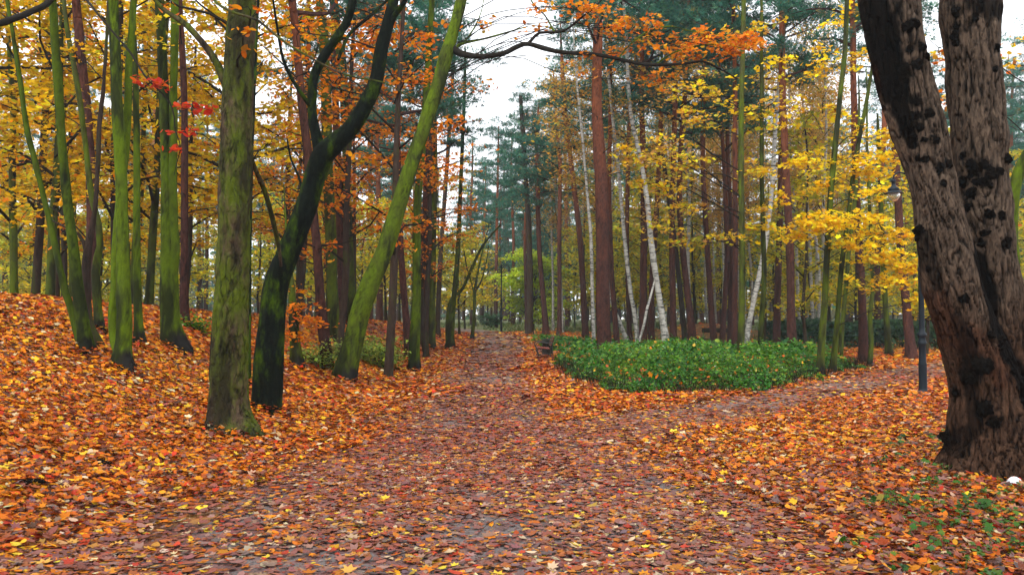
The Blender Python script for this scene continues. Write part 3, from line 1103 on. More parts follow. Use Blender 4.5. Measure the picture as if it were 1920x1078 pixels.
def x_fork(ctx):
    px_branch(ctx, [(603, 300, 26), (594, 262, 21), (586, 222, 18), (585, 180, 17), (592, 135, 17), (622, 84, 17), (648, 45, 16), (660, 5, 15), (668, -60, 13), (664, -170, 9)], R_NEAR, 20, .06)
    px_branch(ctx, [(588, 208, 10), (572, 186, 8, -.1), (548, 150, 7, -.2), (531, 112, 6, -.3), (521, 60, 5, -.4), (512, 0, 4, -.5), (505, -60, 3, -.6)], None, 6)
    px_branch(ctx, [(722, 72, 18), (738, 32, 12, -.1), (752, 14, 10, -.2), (768, -14, 8, -.3), (790, -70, 6, -.4)], R_NEAR, 10)
    px_branch(ctx, [(634, 112, 6), (655, 65, 7, .4), (685, 38, 7, .6), (712, 14, 6, .8), (740, -12, 5, 1)], None, 6)
    px_branch(ctx, [(575, 390, 6), (560, 330, 5, .2), (546, 300, 4, .3), (538, 260, 3, .4)], None, 5)


make_tree("black wet forked trunk leaning right behind the widest mossy trunk", 'dark',
          [(499, 778, 54), (504, 690, 53), (509, 620, 48), (517, 540, 47), (538, 480, 45), (560, 425, 42), (578, 375, 40), (592, 325, 38), (606, 292, 40), (632, 268, 34), (660, 240, 30), (688, 195, 29), (706, 150, 27), (716, 95, 25), (733, 30, 22), (741, -10, 20), (755, -110, 15)],
          None, 11, name="forked_tree", sides=56, rough=R_NEAR, flare=.12, extra=x_fork, seg=.035, seed=2, wander=.05,
          crown=c_blobs([(560, 60, 45, 60, .5, 8), (620, 30, 60, 40, .9, 8), (700, 60, 60, 50, .9, 10), (620, 170, 40, 40, 1.4, 8), (690, 290, 25, 10, 1.2, 4), (540, 150, 40, 50, 1.3, 7)], PAL_ORA, .085, 9, .30, OVAL, 6, branch=.014, reach=.3))


def x_lean(ctx):
    px_branch(ctx, [(845, 88, 16), (862, 100, 14), (885, 105, 11, -.1), (912, 106, 10, -.2), (945, 100, 10, -.3), (970, 88, 10, -.3), (990, 83, 9, -.4), (1025, 93, 9, -.4), (1060, 99, 8, -.4), (1110, 102, 7.5, -.4), (1160, 111, 7, -.4), (1200, 120, 7, -.4), (1250, 122, 6, -.4), (1290, 119, 5, -.4), (1318, 116, 4.5, -.4), (1350, 130, 3.5, -.3), (1382, 148, 2.5, -.2)], None, 8, .08, 1)
    px_branch(ctx, [(988, 85, 7, -.4), (998, 74, 6, -.4), (1012, 62, 6, -.5), (1040, 61, 5, -.5), (1062, 56, 5, -.6), (1092, 32, 4, -.7), (1120, 10, 3, -.8), (1140, -20, 2, -.9)], None, 6, .15, 1)
    px_branch(ctx, [(1040, 62, 4, -.5), (1022, 30, 3, -.5), (1000, 8, 3, -.5), (985, -20, 2, -.5)], None, 5)
    px_branch(ctx, [(853, 92, 7), (862, 84, 6), (884, 78, 5, .1), (905, 74, 4, .2), (935, 66, 4, .3), (962, 58, 3, .4), (990, 50, 2, .4)], None, 5)
    px_branch(ctx, [(866, 84, 4), (878, 70, 3, .1), (892, 48, 3, .2), (902, 24, 2, .2), (908, -5, 2, .2)], None, 5)
    px_branch(ctx, [(1160, 111, 4, -.4), (1180, 85, 3, -.4), (1215, 60, 3, -.4), (1255, 50, 2.5, -.4), (1300, 60, 2, -.4), (1350, 66, 2, -.4), (1420, 78, 1.5, -.3)], None, 5)
    px_branch(ctx, [(1230, 121, 4, -.4), (1262, 100, 3, -.5), (1300, 88, 2.5, -.6), (1345, 84, 2, -.6), (1400, 92, 1.5, -.6)], None, 5)


make_tree("leaning bright green trunk whose long limb reaches right across the path", 'moss',
          [(645, 716, 42), (652, 680, 40), (664, 630, 38), (677, 580, 35), (697, 525, 33), (721, 470, 31), (750, 375, 29), (775, 300, 27), (800, 225, 26), (820, 165, 25), (835, 110, 26), (848, 66, 22), (858, 30, 21), (866, -5, 20), (880, -80, 17)],
          None, 14, name="leaning_tree", sides=48, rough=R_SMOOTH, flare=.3, extra=x_lean, seg=.05, seed=3, wander=.0,
          crown=c_blobs([(1330, 72, 50, 16, -.3, 18), (1405, 80, 42, 14, -.2, 18), (1290, 95, 45, 20, -.5, 12), (1370, 95, 50, 12, -.6, 10), (1220, 60, 55, 30, -.3, 12), (1150, 50, 50, 28, -.5, 10), (1090, 20, 50, 16, -.7, 9), (1020, 15, 40, 18, -.5, 5), (1215, 150, 60, 25, .2, 9), (1090, 110, 40, 20, -.2, 4), (1160, 100, 30, 25, -.2, 4), (1010, 60, 20, 15, -.2, 2), (1150, 10, 60, 15, 0, 6), (905, 40, 30, 30, .2, 3)],
                        PAL_ORA[:2] + [(4, (.62, .25, .012)), (2, (.60, .33, .015))], .105, 15, .24, MAPLE_S, 8, branch=.006, reach=.1))

# ---- green trunks on the bank at the left
def x_split(ctx):
    px_branch(ctx, [(318, 520, 26), (328, 470, 19), (326, 420, 16), (324, 330, 15), (325, 240, 15), (326, 150, 14), (328, 60, 14), (328, -10, 13), (332, -160, 11), (336, -320, 8)], R_NEAR, 16, .1)


make_tree("stout green trunk splitting into two straight parallel stems", 'moss',
          [(325, 657, 44), (319, 600, 33), (317, 540, 31), (315, 460, 28), (312, 380, 23), (309, 290, 20), (305, 190, 18), (300, 90, 17), (296, 0, 17), (292, -150, 13)],
          None, 13, sides=36, rough=R_NEAR, flare=.45, extra=x_split, seg=.06, seed=4, group=MAPG, wander=.1,
          crown=c_blobs([], PAL_YEL, .11, 16, .4, MAPLE_S, auto=(7, 2.6, 9, 4)))


def x_pair(ctx):
    px_branch(ctx, [(226, 668, 16), (214, 640, 16, .15), (212, 590, 16, .2), (215, 540, 15, .25), (218, 460, 15, .3), (226, 370, 14, .35), (235, 275, 14, .35), (240, 190, 13, .3), (242, 120, 13, .3), (249, 30, 12, .3), (252, -20, 12, .3), (258, -200, 9, .3)], R_NEAR, 16, .1)


make_tree("two green stems rising side by side from one flared dark foot", 'moss',
          [(228, 700, 40), (231, 650, 27), (233, 600, 25), (230, 540, 24), (228, 450, 23), (224, 330, 21), (217, 220, 20), (213, 120, 19), (209, 0, 18), (206, -160, 14)],
          None, 12, sides=32, rough=R_NEAR, flare=.5, extra=x_pair, seg=.06, seed=5, group=MAPG, wander=.1,
          crown=c_blobs([], PAL_GOLD, .11, 14, .4, MAPLE_S, auto=(6.5, 2.4, 8, 4)))
def curl(c):
    px_branch(c, [(104, -30, 12), (92, 4, 11, -.3), (60, 22, 11, -.6), (25, 36, 12, -.9), (-5, 46, 13, -1.1), (-60, 62, 13, -1.4)], R_NEAR, 9, .1, 1)
    px_branch(c, [(102, -60, 8), (130, -35, 6, -.5), (162, 0, 5, -1.2), (190, 35, 4.2, -1.6), (218, 68, 4, -1.8), (245, 100, 4, -2), (272, 143, 3.6, -2.2), (300, 172, 3.4, -2.3), (318, 192, 3.2, -2.3), (327, 222, 3, -2.4), (328, 242, 2.4, -2.4), (338, 275, 2, -2.4), (331, 308, 1.6, -2.4), (326, 330, 1.2, -2.4)], None, 6, .06, 1)
    for r in ([(268, 138, 2, -2.2), (282, 150, 1.6, -2.3), (308, 158, 1, -2.4)], [(325, 198, 2, -2.3), (350, 196, 1.6, -2.4), (398, 208, 1, -2.5)], [(328, 240, 1.8, -2.4), (345, 244, 1.4, -2.4), (370, 246, 1, -2.4)], [(334, 282, 1.6, -2.4), (318, 284, 1.2, -2.4), (302, 286, .8, -2.4)]):
        px_branch(c, r, None, 4, .06, 1)


def red_sprays(c):
    mb = MB(); rng = np.random.default_rng(77)
    for (px, py, rx_, ry_, n) in [(262, 150, 14, 8, 16), (295, 156, 20, 9, 26), (305, 162, 12, 8, 10), (345, 200, 18, 7, 14), (372, 204, 22, 7, 16), (392, 210, 12, 7, 10), (318, 250, 10, 4, 6), (350, 247, 18, 6, 12), (325, 282, 22, 5, 13)]:
        Y = c['d'] - 2.35
        ctr = P(px, py, Y) - c['base']
        pos = ctr + rng.normal(0, .55, (n, 3)) * [rx_ * Y / F, .10, ry_ * Y / F]
        leaves(mb, pos, rng.normal(0, .5, (n, 3)) + [.1, -.45, .8], .078 * rng.lognormal(0, .2, n), pick(rng, PAL_RED, n), OVAL, rng)
    mb.build("hanging_leaves", M_LEAF, c['root'], False)


make_tree("green trunk curving up from the slope, with a thinner stem leaning beside it", 'moss',
          [(162, 668, 30), (158, 630, 22), (151, 580, 20), (145, 540, 19), (135, 450, 18), (124, 360, 17), (116, 260, 16), (112, 170, 15), (107, 80, 14), (103, 0, 13)],
          None, 12, sides=24, rough=R_NEAR, flare=.4, seed=6, group=MAPG, wander=.1,
          extra=lambda c: px_branch(c, [(156, 655, 14), (146, 630, 13, .1), (132, 575, 12, .2), (118, 530, 12, .2), (94, 420, 11, .3), (66, 305, 10, .3), (50, 240, 9, .3), (36, 140, 8, .3), (22, 50, 7, .3), (8, -30, 6, .3), (-10, -150, 4, .3)], R_NEAR, 12, .12) is None or curl(c),
          crown=lambda c: (c_blobs([], PAL_GOLD, .11, 14, .4, MAPLE_S, auto=(6, 2.4, 8, 4))(c), red_sprays(c)))
make_tree("dark crooked stem with a broken stub, just right of the curving green pair", 'brown',
          [(188, 664, 17), (176, 630, 14), (166, 600, 13), (160, 530, 15), (164, 462, 14), (175, 400, 9), (181, 300, 8), (182, 240, 8), (191, 150, 7), (198, 40, 6), (200, -20, 5)],
          None, 10, seed=7, group=MAPG, wander=.1, extra=lambda c: px_branch(c, [(163, 480, 9), (157, 455, 8), (148, 440, 6), (120, 425, 4), (90, 410, 2)], None, 6),
          crown=c_blobs([(60, 380, 60, 40, .5, 8), (150, 120, 60, 60, .5, 6)], PAL_GOLD, .10, 16, .4, MAPLE_S, 6, branch=.012))
make_tree("sinuous olive stem standing behind the crooked dark one on the bank", 'moss2',
          [(188, 625, 14), (183, 580, 13), (178, 510, 14), (186, 460, 12), (183, 420, 12), (170, 370, 11), (161, 300, 10), (150, 210, 10), (140, 140, 9), (127, 70, 8), (120, 0, 7)],
          None, 11, seed=8, group=MAPG, wander=.1, crown=c_blobs([(110, 210, 70, 40, .5, 10), (190, 330, 50, 50, .6, 7)], PAL_GOLD, .10, 18, .42, MAPLE_S, 6, branch=.012))
make_tree("thin straight green trunk between the paired stems and the stout split one", 'moss',
          [(262, 651, 20), (259, 600, 14), (257, 540, 13), (255, 440, 13), (254, 330, 12), (252, 210, 11), (250, 110, 9), (247, 0, 8)],
          None, 11, seed=9, group=MAPG, wander=.1, flare=.4, crown=c_blobs([(280, 60, 60, 40, .4, 8)], PAL_YEL, .10, 16, .4, MAPLE_S, 6, branch=.012))
make_tree("dark red pine trunk right behind the stout split green trunk", 'pine',
          [(345, 612, 16), (345, 540, 14), (345, 450, 14), (344, 330, 13), (344, 200, 12), (340, 80, 11), (337, 0, 10)], None, 18, seed=10, crown=c_pine(0), wander=.1)
make_tree("rusty red pine trunk high behind the curving green stems", 'pine',
          [(176, 580, 20), (172, 470, 19), (170, 340, 18), (164, 240, 18), (156, 130, 17), (150, 50, 16), (146, 0, 15)], 17, 19, seed=11, crown=c_pine(1), wander=.1)
make_tree("thin dark stem half hidden behind the right edge of the widest mossy trunk", 'dark',
          [(464, 722, 11), (464, 640, 10), (465, 540, 9), (467, 420, 9), (472, 300, 8), (480, 180, 7), (488, 60, 6)], None, 9, seed=12, crown=c_blobs([(490, 120, 50, 60, .8, 7), (500, 280, 30, 50, .8, 6)], PAL_YEL, .10, 16, .4, MAPLE_S, 6, branch=.01))

# ---- behind the forked tree and along the path's left edge
make_tree("reddish pine leaning left between the forked and the leaning trunk", 'pine',
          [(615, 698, 24), (608, 630, 20), (601, 560, 18), (594, 460, 17), (587, 400, 17), (575, 280, 16), (563, 180, 15), (552, 60, 15), (546, 0, 14)], None, 18, seed=13, crown=c_pine(2), wander=.1, sides=28, rough=R_NEAR, flare=.3)
make_tree("straight pale green trunk behind the fork of the black tree", 'moss2',
          [(628, 645, 25), (624, 580, 22), (621, 450, 21), (619, 380, 20), (615, 300, 20), (613, 190, 20), (606, 60, 18), (598, 0, 16)], None, 15, seed=14, flare=.3, wander=.1,
          crown=c_blobs([(560, 40, 60, 40, .5, 8), (660, 130, 60, 50, .4, 9), (560, 210, 40, 50, .6, 6), (700, 20, 60, 40, .6, 6)], PAL_ORA, .11, 18, .5, MAPLE_S, 6, branch=.02, auto=(9, 2.6, 7, 3)))
make_tree("dark pine trunk tucked behind the pale green one", 'pine',
          [(644, 615, 17), (641, 540, 16), (639, 450, 15), (636, 330, 14), (630, 200, 13), (626, 60, 12)], None, 18, seed=15, crown=c_pine(3), wander=.1)
make_tree("olive trunk bulging to the left, close behind the leaning green trunk", 'moss2',
          [(664, 625, 20), (659, 560, 17), (653, 450, 17), (651, 330, 16), (649, 240, 15), (640, 130, 14), (628, 0, 12)], None, 14, seed=16, flare=.25, wander=.1,
          crown=c_blobs([(700, 180, 50, 50, .5, 7), (650, 300, 30, 16, -.6, 8)], PAL_ORA, .11, 18, .5, MAPLE_S, 6, branch=.016, auto=(9, 2.4, 6, 3)))
make_tree("mossy trunk with a black burnt foot at the left edge of the path", 'moss',
          [(777, 698, 23), (777, 650, 20), (781, 560, 17), (781, 480, 16), (781, 400, 15), (788, 310, 14), (795, 225, 13), (802, 125, 12), (807, 50, 11), (810, 0, 10)], None, 14, seed=17, flare=.25, wander=.1,
          crown=c_blobs([(740, 160, 40, 50, .4, 8), (840, 270, 50, 40, .4, 8), (850, 350, 40, 30, .2, 6), (770, 330, 25, 6, -.5, 3), (880, 150, 40, 30, .5, 4)], PAL_ORA, .10, 16, .42, OVAL, 6, branch=.015))
make_tree("slender dark pine leaning beside the black-footed mossy trunk", 'pine',
          [(766, 674, 14), (762, 600, 13), (757, 543, 13), (751, 450, 12), (747, 340, 11), (746, 230, 10), (747, 130, 10), (752, 40, 9), (754, 0, 9)], None, 18, seed=18, crown=c_pine(4), wander=.1)
make_tree("red pine trunk first of the close row of three by the path", 'pine',
          [(793, 651, 13), (794, 560, 12), (796, 450, 12), (800, 330, 11), (806, 200, 10), (808, 100, 10), (808, 0, 9)], None, 19, seed=19, crown=c_pine(5), wander=.1)
make_tree("dark straight pine in the middle of the close row of three", 'brown',
          [(804, 653, 11), (805, 560, 11), (806, 450, 10), (808, 330, 10), (807, 200, 9), (806, 60, 8)], None, 18, seed=20, crown=c_pine(0), wander=.1)
make_tree("bright green thin trunk on the path side of the close row of three", 'moss2',
          [(809, 655, 14), (811, 560, 12), (813, 450, 11), (816, 340, 10), (815, 240, 9), (812, 120, 8), (808, 10, 7)], None, 14, seed=21, wander=.1,
          crown=c_blobs([(850, 240, 40, 60, .5, 9), (840, 400, 40, 40, .5, 6)], PAL_ORA, .11, 16, .5, HEX, 6, branch=.014))
make_tree("dark tilted trunk behind the close row of three", 'brown',
          [(821, 600, 9), (823, 540, 9), (828, 450, 8), (836, 340, 8), (846, 200, 7), (852, 80, 6)], 46, 17, seed=22, wander=.1, crown=c_blobs([(850, 330, 30, 60, .5, 8), (840, 190, 40, 60, .5, 7)], PAL_ORA, .16, 18, .7, HEX, 6))
make_tree("grey-green tree with a dark twin foot and a green limb leaning over the path", 'moss2',
          [(843, 655, 17), (846, 620, 12), (851, 560, 10), (855, 520, 10), (858, 480, 9), (862, 400, 8), (866, 300, 7), (870, 200, 6), (872, 100, 5)], None, 15, seed=23, wander=.1,
          extra=lambda c: (px_branch(c, [(840, 650, 9), (839, 610, 8), (842, 575, 7), (849, 556, 6)], None, 8),
                           px_branch(c, [(856, 553, 7), (868, 540, 6), (884, 505, 6), (900, 470, 5), (915, 448, 4), (940, 420, 3)], None, 7)),
          crown=c_blobs([(900, 440, 35, 25, .5, 9), (860, 330, 40, 50, .6, 8), (880, 500, 25, 18, .2, 5), (870, 180, 30, 50, .4, 4)], PAL_GOLD, .12, 14, .5, HEX, 6, branch=.012))
make_tree("small branching tree alone at the bend of the path", 'moss2',
          [(885, 637, 7), (889, 590, 6), (890, 550, 6), (896, 510, 4), (905, 470, 3), (915, 430, 2)], None, 7, seed=24, wander=.05,
          extra=lambda c: (px_branch(c, [(890, 556, 4), (884, 530, 3), (876, 505, 3), (870, 470, 2)], None, 6), px_branch(c, [(892, 545, 4), (903, 525, 3), (912, 490, 2), (916, 460, 2)], None, 6)),
          crown=c_blobs([(915, 535, 35, 10, .3, 9), (925, 555, 25, 8, .3, 6), (880, 540, 25, 10, .2, 6), (900, 480, 30, 20, .2, 5)], PAL_YEL, .15, 12, .5, HEX, 6, branch=.012))
make_tree("short leafless mossy trunk with orange shoots left of the leaning pine", 'moss2',
          [(557, 690, 20), (553, 640, 17), (550, 590, 16), (548, 560, 14), (546, 520, 9), (540, 470, 5)], None, 4.2, seed=25, wander=.05,
          crown=c_blobs([(565, 575, 26, 12, -.3, 8), (575, 600, 24, 10, -.3, 8), (560, 625, 26, 8, -.3, 5), (550, 540, 20, 20, .2, 4)], PAL_ORA, .09, 14, .30, OVAL, 6, branch=.008))

# ---- pines, birches and maples right of the path
PR = "pines standing in and behind the green ground cover"
make_tree("tall straight pine with thick dark red trunk at the front of the ground cover", 'pine',
          [(1134, 662, 29), (1131, 600, 26), (1130, 520, 25), (1129, 440, 24), (1128, 360, 24), (1124, 290, 23), (1119, 215, 20), (1119, 150, 19), (1121, 60, 17), (1122, 0, 16)], 30, 21, seed=30, flare=.3, sides=32, seg=.08, rough=rough_fn(.01, 9, 3, 5), crown=c_pine(1), wander=.05)
make_tree("grey leaning pine at the bend where the ground cover starts", 'brown',
          [(993, 616, 13), (994, 560, 12), (993, 480, 11), (990, 400, 10), (986, 340, 9), (980, 250, 8), (976, 180, 7)], 52, 15.5, seed=31, group=PR, crown=c_pine(2, sc=.7), wander=.1)
make_tree("orange-topped pine second from the bend, slightly tilted", 'pine',
          [(1023, 612, 12), (1018, 550, 10), (1012, 480, 9), (1009, 400, 9), (1008, 330, 8), (1006, 270, 8)], 52, 15.5, seed=32, group=PR, crown=c_pine(3, sc=.75), wander=.1)
make_tree("thin upright red pine third from the bend", 'pine',
          [(1049, 618, 9), (1049, 540, 8), (1049, 450, 8), (1050, 350, 7), (1050, 300, 7)], 50, 17, seed=33, group=PR, crown=c_pine(4, sc=.8), wander=.05)
make_tree("dark pine leaning left, just before the thin white birch", 'pine',
          [(1098, 634, 13), (1094, 550, 11), (1088, 450, 11), (1080, 380, 10), (1070, 300, 9), (1060, 220, 8), (1055, 150, 8)], 44, 18, seed=34, group=PR, crown=c_pine(5, sc=.8), wander=.1)
make_tree("thin white birch left of the thick red pine", 'birch',
          [(1113, 622, 9), (1111, 560, 8), (1108, 450, 8), (1103, 390, 7), (1097, 320, 6), (1090, 240, 6), (1082, 160, 5), (1078, 100, 4)], 36, 17, seed=35, wander=.1,
          crown=c_blobs([(1060, 180, 45, 50, .5, 16), (1070, 280, 40, 40, .5, 12), (1040, 230, 30, 40, .5, 10), (1090, 120, 40, 40, .5, 10), (1060, 330, 45, 20, 0, 8), (1110, 60, 40, 30, .3, 8)], PAL_BIR, .14, 46, .85, DIA, 9, .5, branch=.03))
make_tree("white birch with a smooth sweep, first right of the thick red pine", 'birch',
          [(1196, 642, 11), (1190, 590, 10), (1182, 543, 10), (1172, 460, 9), (1164, 380, 8), (1157, 300, 8), (1148, 220, 7), (1140, 130, 6), (1134, 40, 5)], 36, 19, seed=36, wander=.15,
          crown=c_blobs([(1150, 180, 50, 60, -.6, 18), (1190, 110, 50, 50, -.6, 14), (1170, 270, 50, 40, -.5, 14), (1080, 160, 40, 50, .5, 10)], PAL_BIR, .13, 34, .8, DIA, 8, branch=.025))


def x_vbirch(ctx):
    px_branch(ctx, [(1229, 520, 3), (1222, 548, 4, -.1), (1213, 580, 5, -.2), (1207, 610, 5, -.3), (1199, 638, 5, -.3), (1193, 664, 5, -.3)], None, 8)


make_tree("thickest white birch with dark spotted foot leaning over the ground cover", 'birch',
          [(1250, 655, 18), (1243, 600, 15), (1234, 545, 14), (1227, 500, 14), (1220, 450, 13), (1214, 390, 12), (1206, 330, 11), (1196, 280, 10), (1184, 225, 9), (1178, 160, 8), (1174, 60, 7)], 33, 19, seed=37, wander=.1, extra=x_vbirch,
          crown=c_blobs([(1200, 300, 60, 30, .2, 12), (1230, 180, 60, 50, -.5, 18), (1180, 60, 60, 50, -.5, 14), (1250, 260, 50, 40, -.4, 14), (1280, 120, 50, 40, -.4, 14), (1230, 380, 40, 40, -.3, 10)], PAL_BIR, .13, 34, .8, DIA, 8, branch=.025))
make_tree("dark leaning birch crossing low behind the thick red pine", 'birch',
          [(1178, 645, 10), (1162, 605, 9), (1150, 575, 8), (1142, 540, 8), (1140, 480, 7), (1143, 400, 6), (1150, 320, 5)], 38, 13, seed=38, wander=.1,
          crown=c_blobs([(1140, 420, 30, 40, .4, 9), (1150, 330, 30, 40, .4, 8)], PAL_UND, .13, 16, .6, HEX, 6, branch=.015))
for k, (lab, kd, nd_, dd_) in enumerate([
    ("pine trunk close on the right of the thick red pine, leaning left", 'pine', [(1157, 642, 11), (1152, 580, 10), (1147, 524, 10), (1144, 450, 9), (1142, 350, 8), (1144, 250, 8)], 37),
    ("dim straight pine behind the smooth sweeping birch", 'pine', [(1180, 628, 10), (1178, 560, 9), (1176, 450, 8), (1178, 330, 8), (1180, 230, 7)], 45),
    ("dark pine trunk between the two white birches", 'pine', [(1206, 648, 15), (1206, 560, 14), (1207, 450, 13), (1206, 340, 12), (1203, 220, 10), (1204, 130, 9)], 35),
    ("straight dark pine hugging the thickest birch on its left", 'pine', [(1222, 650, 12), (1221, 590, 12), (1223, 520, 11), (1230, 430, 10), (1236, 320, 9), (1240, 220, 8)], 36),
    ("upright red pine first right of the thickest birch", 'pine', [(1263, 652, 13), (1262, 560, 12), (1261, 450, 11), (1262, 330, 10), (1264, 230, 9), (1266, 140, 9)], 35),
    ("orange-red pine leaning left in the middle of the pine group", 'pine', [(1300, 650, 16), (1294, 590, 13), (1288, 543, 12), (1279, 450, 11), (1275, 380, 10), (1277, 300, 10), (1282, 210, 9), (1288, 130, 8)], 35),
    ("nearly black pine crossing behind the orange-red leaning pine", 'brown', [(1285, 640, 11), (1278, 570, 10), (1271, 498, 9), (1262, 420, 9), (1250, 340, 8), (1240, 260, 7)], 42),
    ("tall reddish pine with its trunk bowed gently to the left", 'pine', [(1339, 645, 12), (1333, 570, 11), (1326, 475, 10), (1320, 390, 10), (1317, 300, 9), (1319, 200, 9), (1321, 110, 8)], 38),
    ("dark pine leaning right, paired with a redder one", 'pine', [(1354, 645, 11), (1358, 580, 10), (1364, 500, 10), (1362, 400, 9), (1358, 320, 8), (1352, 240, 7)], 38),
    ("redder pine of the leaning pair", 'pine', [(1369, 645, 10), (1369, 570, 9), (1370, 470, 9), (1368, 380, 8), (1364, 290, 8)], 39),
    ("plain dark pine just left of the mossy pole-like maple", 'pine', [(1378, 660, 12), (1378, 590, 11), (1380, 480, 10), (1380, 370, 9), (1378, 250, 9), (1377, 160, 8)], 32),
    ("dark red pine behind the far birch, orange above", 'pine', [(1456, 643, 14), (1457, 560, 13), (1459, 480, 12), (1464, 360, 11), (1467, 260, 11), (1468, 150, 10), (1466, 60, 9)], 37),
    ("sturdy brown pine by the yellow maple", 'pine', [(1485, 660, 17), (1482, 560, 15), (1480, 470, 15), (1477, 380, 14), (1474, 300, 13), (1470, 180, 12), (1468, 60, 11)], 31),
    ("dark pine trunk right of the three mossy stems", 'pine', [(1620, 684, 17), (1618, 600, 15), (1615, 500, 14), (1611, 400, 13), (1606, 280, 12), (1600, 150, 11), (1596, 30, 10)], None),
    ("tilted brown pine in front of the dark hedge by the lamp", 'pine', [(1709, 676, 18), (1703, 600, 16), (1696, 530, 15), (1688, 450, 14), (1680, 350, 13), (1672, 220, 12), (1664, 90, 11)], None),
    ("dim pine behind the dark hedge, left of the lamp post", 'pine', [(1647, 625, 12), (1646, 540, 11), (1648, 440, 10), (1652, 330, 10), (1656, 220, 9)], 43),
]):
    make_tree(lab, kd, nd_, dd_, 19 + (k % 4), seed=50 + k, group=PR, crown=c_pine(k, sc=.85 + .1 * (k % 3)), wander=.15)

YM = "slim maples with yellow leaves"
make_tree("mossy pole-like maple in the ground cover spreading yellow sprays to its left", 'moss2',
          [(1388, 668, 13), (1391, 580, 12), (1392, 450, 11), (1391, 330, 11), (1392, 200, 10), (1394, 80, 9), (1395, 0, 8)], 23, 13, seed=40, group=YM, wander=.1,
          crown=c_blobs([(1230, 300, 45, 22, -1.5, 12), (1260, 350, 50, 20, -1, 10), (1190, 290, 35, 18, -1.5, 8), (1290, 310, 35, 16, -.5, 7), (1245, 265, 30, 14, -1, 5), (1280, 390, 40, 18, .3, 8), (1250, 430, 40, 20, .3, 7), (1330, 210, 50, 30, .5, 5), (1420, 320, 25, 12, .2, 5), (1290, 450, 30, 15, .5, 5), (1350, 440, 35, 10, -.5, 6), (1210, 345, 30, 14, -1.2, 6), (1330, 160, 60, 40, .6, 12), (1440, 210, 50, 40, .6, 10), (1300, 240, 50, 30, .6, 9), (1400, 60, 60, 40, .6, 10), (1270, 180, 40, 30, .2, 7), (1420, 390, 30, 25, .5, 6)],
                        PAL_BRT + PAL_BIR[:3] + PAL_UND[:3], .125, 16, .36, MAPLE_S, 8, branch=.02, reach=.25))
make_tree("plain mossy trunk beside the far leaning birch", 'moss2',
          [(1425, 666, 10), (1428, 600, 10), (1433, 520, 9), (1431, 400, 9), (1430, 300, 8), (1430, 190, 8), (1428, 60, 6)], 24, 13, seed=41, group=YM, wander=.1,
          crown=c_blobs([(1425, 315, 30, 10, -.3, 6), (1420, 425, 30, 10, -.2, 7), (1480, 210, 40, 30, .5, 9), (1440, 130, 50, 40, .5, 10), (1500, 290, 40, 25, .5, 8), (1470, 380, 30, 25, .4, 6), (1390, 180, 40, 40, .5, 7)], PAL_BRT, .15, 11, .36, MAPLE_S, 8, branch=.018, reach=.25))
make_tree("white birch slanting up to the right beside the plain mossy trunk", 'birch',
          [(1398, 650, 13), (1406, 600, 12), (1414, 561, 12), (1429, 487, 11), (1439, 430, 10), (1447, 340, 10), (1453, 240, 9), (1463, 140, 9), (1473, 40, 8), (1480, -40, 7)], 33, 20, seed=42, wander=.1,
          crown=c_blobs([(1450, 120, 50, 60, -.6, 20), (1490, 60, 50, 40, -.6, 18), (1430, 220, 40, 50, .6, 10), (1510, 140, 40, 40, -.5, 10)], PAL_BIR, .11, 20, .7, DIA, 6, branch=.02))
make_tree("bright green maple stem at the right tip of the ground cover, full of yellow leaves", 'moss2',
          [(1537, 706, 14), (1542, 630, 12), (1547, 566, 12), (1552, 475, 11), (1557, 380, 11), (1566, 270, 10), (1574, 180, 9), (1582, 100, 9), (1586, 0, 8)], None, 11, seed=43, group=YM, wander=.08,
          crown=c_blobs([(1590, 410, 60, 14, -.8, 24), (1520, 420, 45, 12, -.8, 16), (1620, 320, 45, 18, .2, 16), (1580, 300, 55, 20, .5, 14), (1640, 365, 35, 14, -.3, 8), (1540, 350, 60, 14, .3, 12), (1600, 455, 45, 14, -.6, 12), (1490, 440, 30, 10, -.5, 7), (1640, 410, 25, 10, -.4, 8), (1520, 300, 40, 16, .4, 9), (1570, 210, 50, 30, .5, 9), (1530, 120, 50, 40, .6, 9), (1610, 110, 40, 40, .6, 7), (1590, 30, 50, 30, .6, 7), (1660, 250, 30, 30, .6, 7)],
                        PAL_BRT, .118, 20, .34, MAPLE_S, 10, branch=.02, reach=.35))
make_tree("second mossy stem at the tip of the ground cover, leaning right", 'moss2',
          [(1561, 704, 12), (1567, 640, 10), (1573, 566, 9), (1580, 490, 9), (1590, 420, 8), (1604, 310, 8), (1622, 210, 7), (1635, 130, 6), (1645, 40, 5)], None, 9, seed=44, group=YM, wander=.08,
          crown=c_blobs([(1650, 480, 45, 14, -.5, 18), (1690, 500, 35, 20, -.4, 12), (1660, 530, 30, 14, -.6, 10), (1640, 440, 40, 14, -.2, 10), (1690, 440, 30, 14, 0, 7), (1735, 560, 18, 8, -.8, 6), (1660, 300, 35, 20, .4, 9), (1600, 240, 40, 20, .4, 5)],
                        PAL_BRT, .12, 19, .32, MAPLE_S, 10, branch=.016, reach=.35))
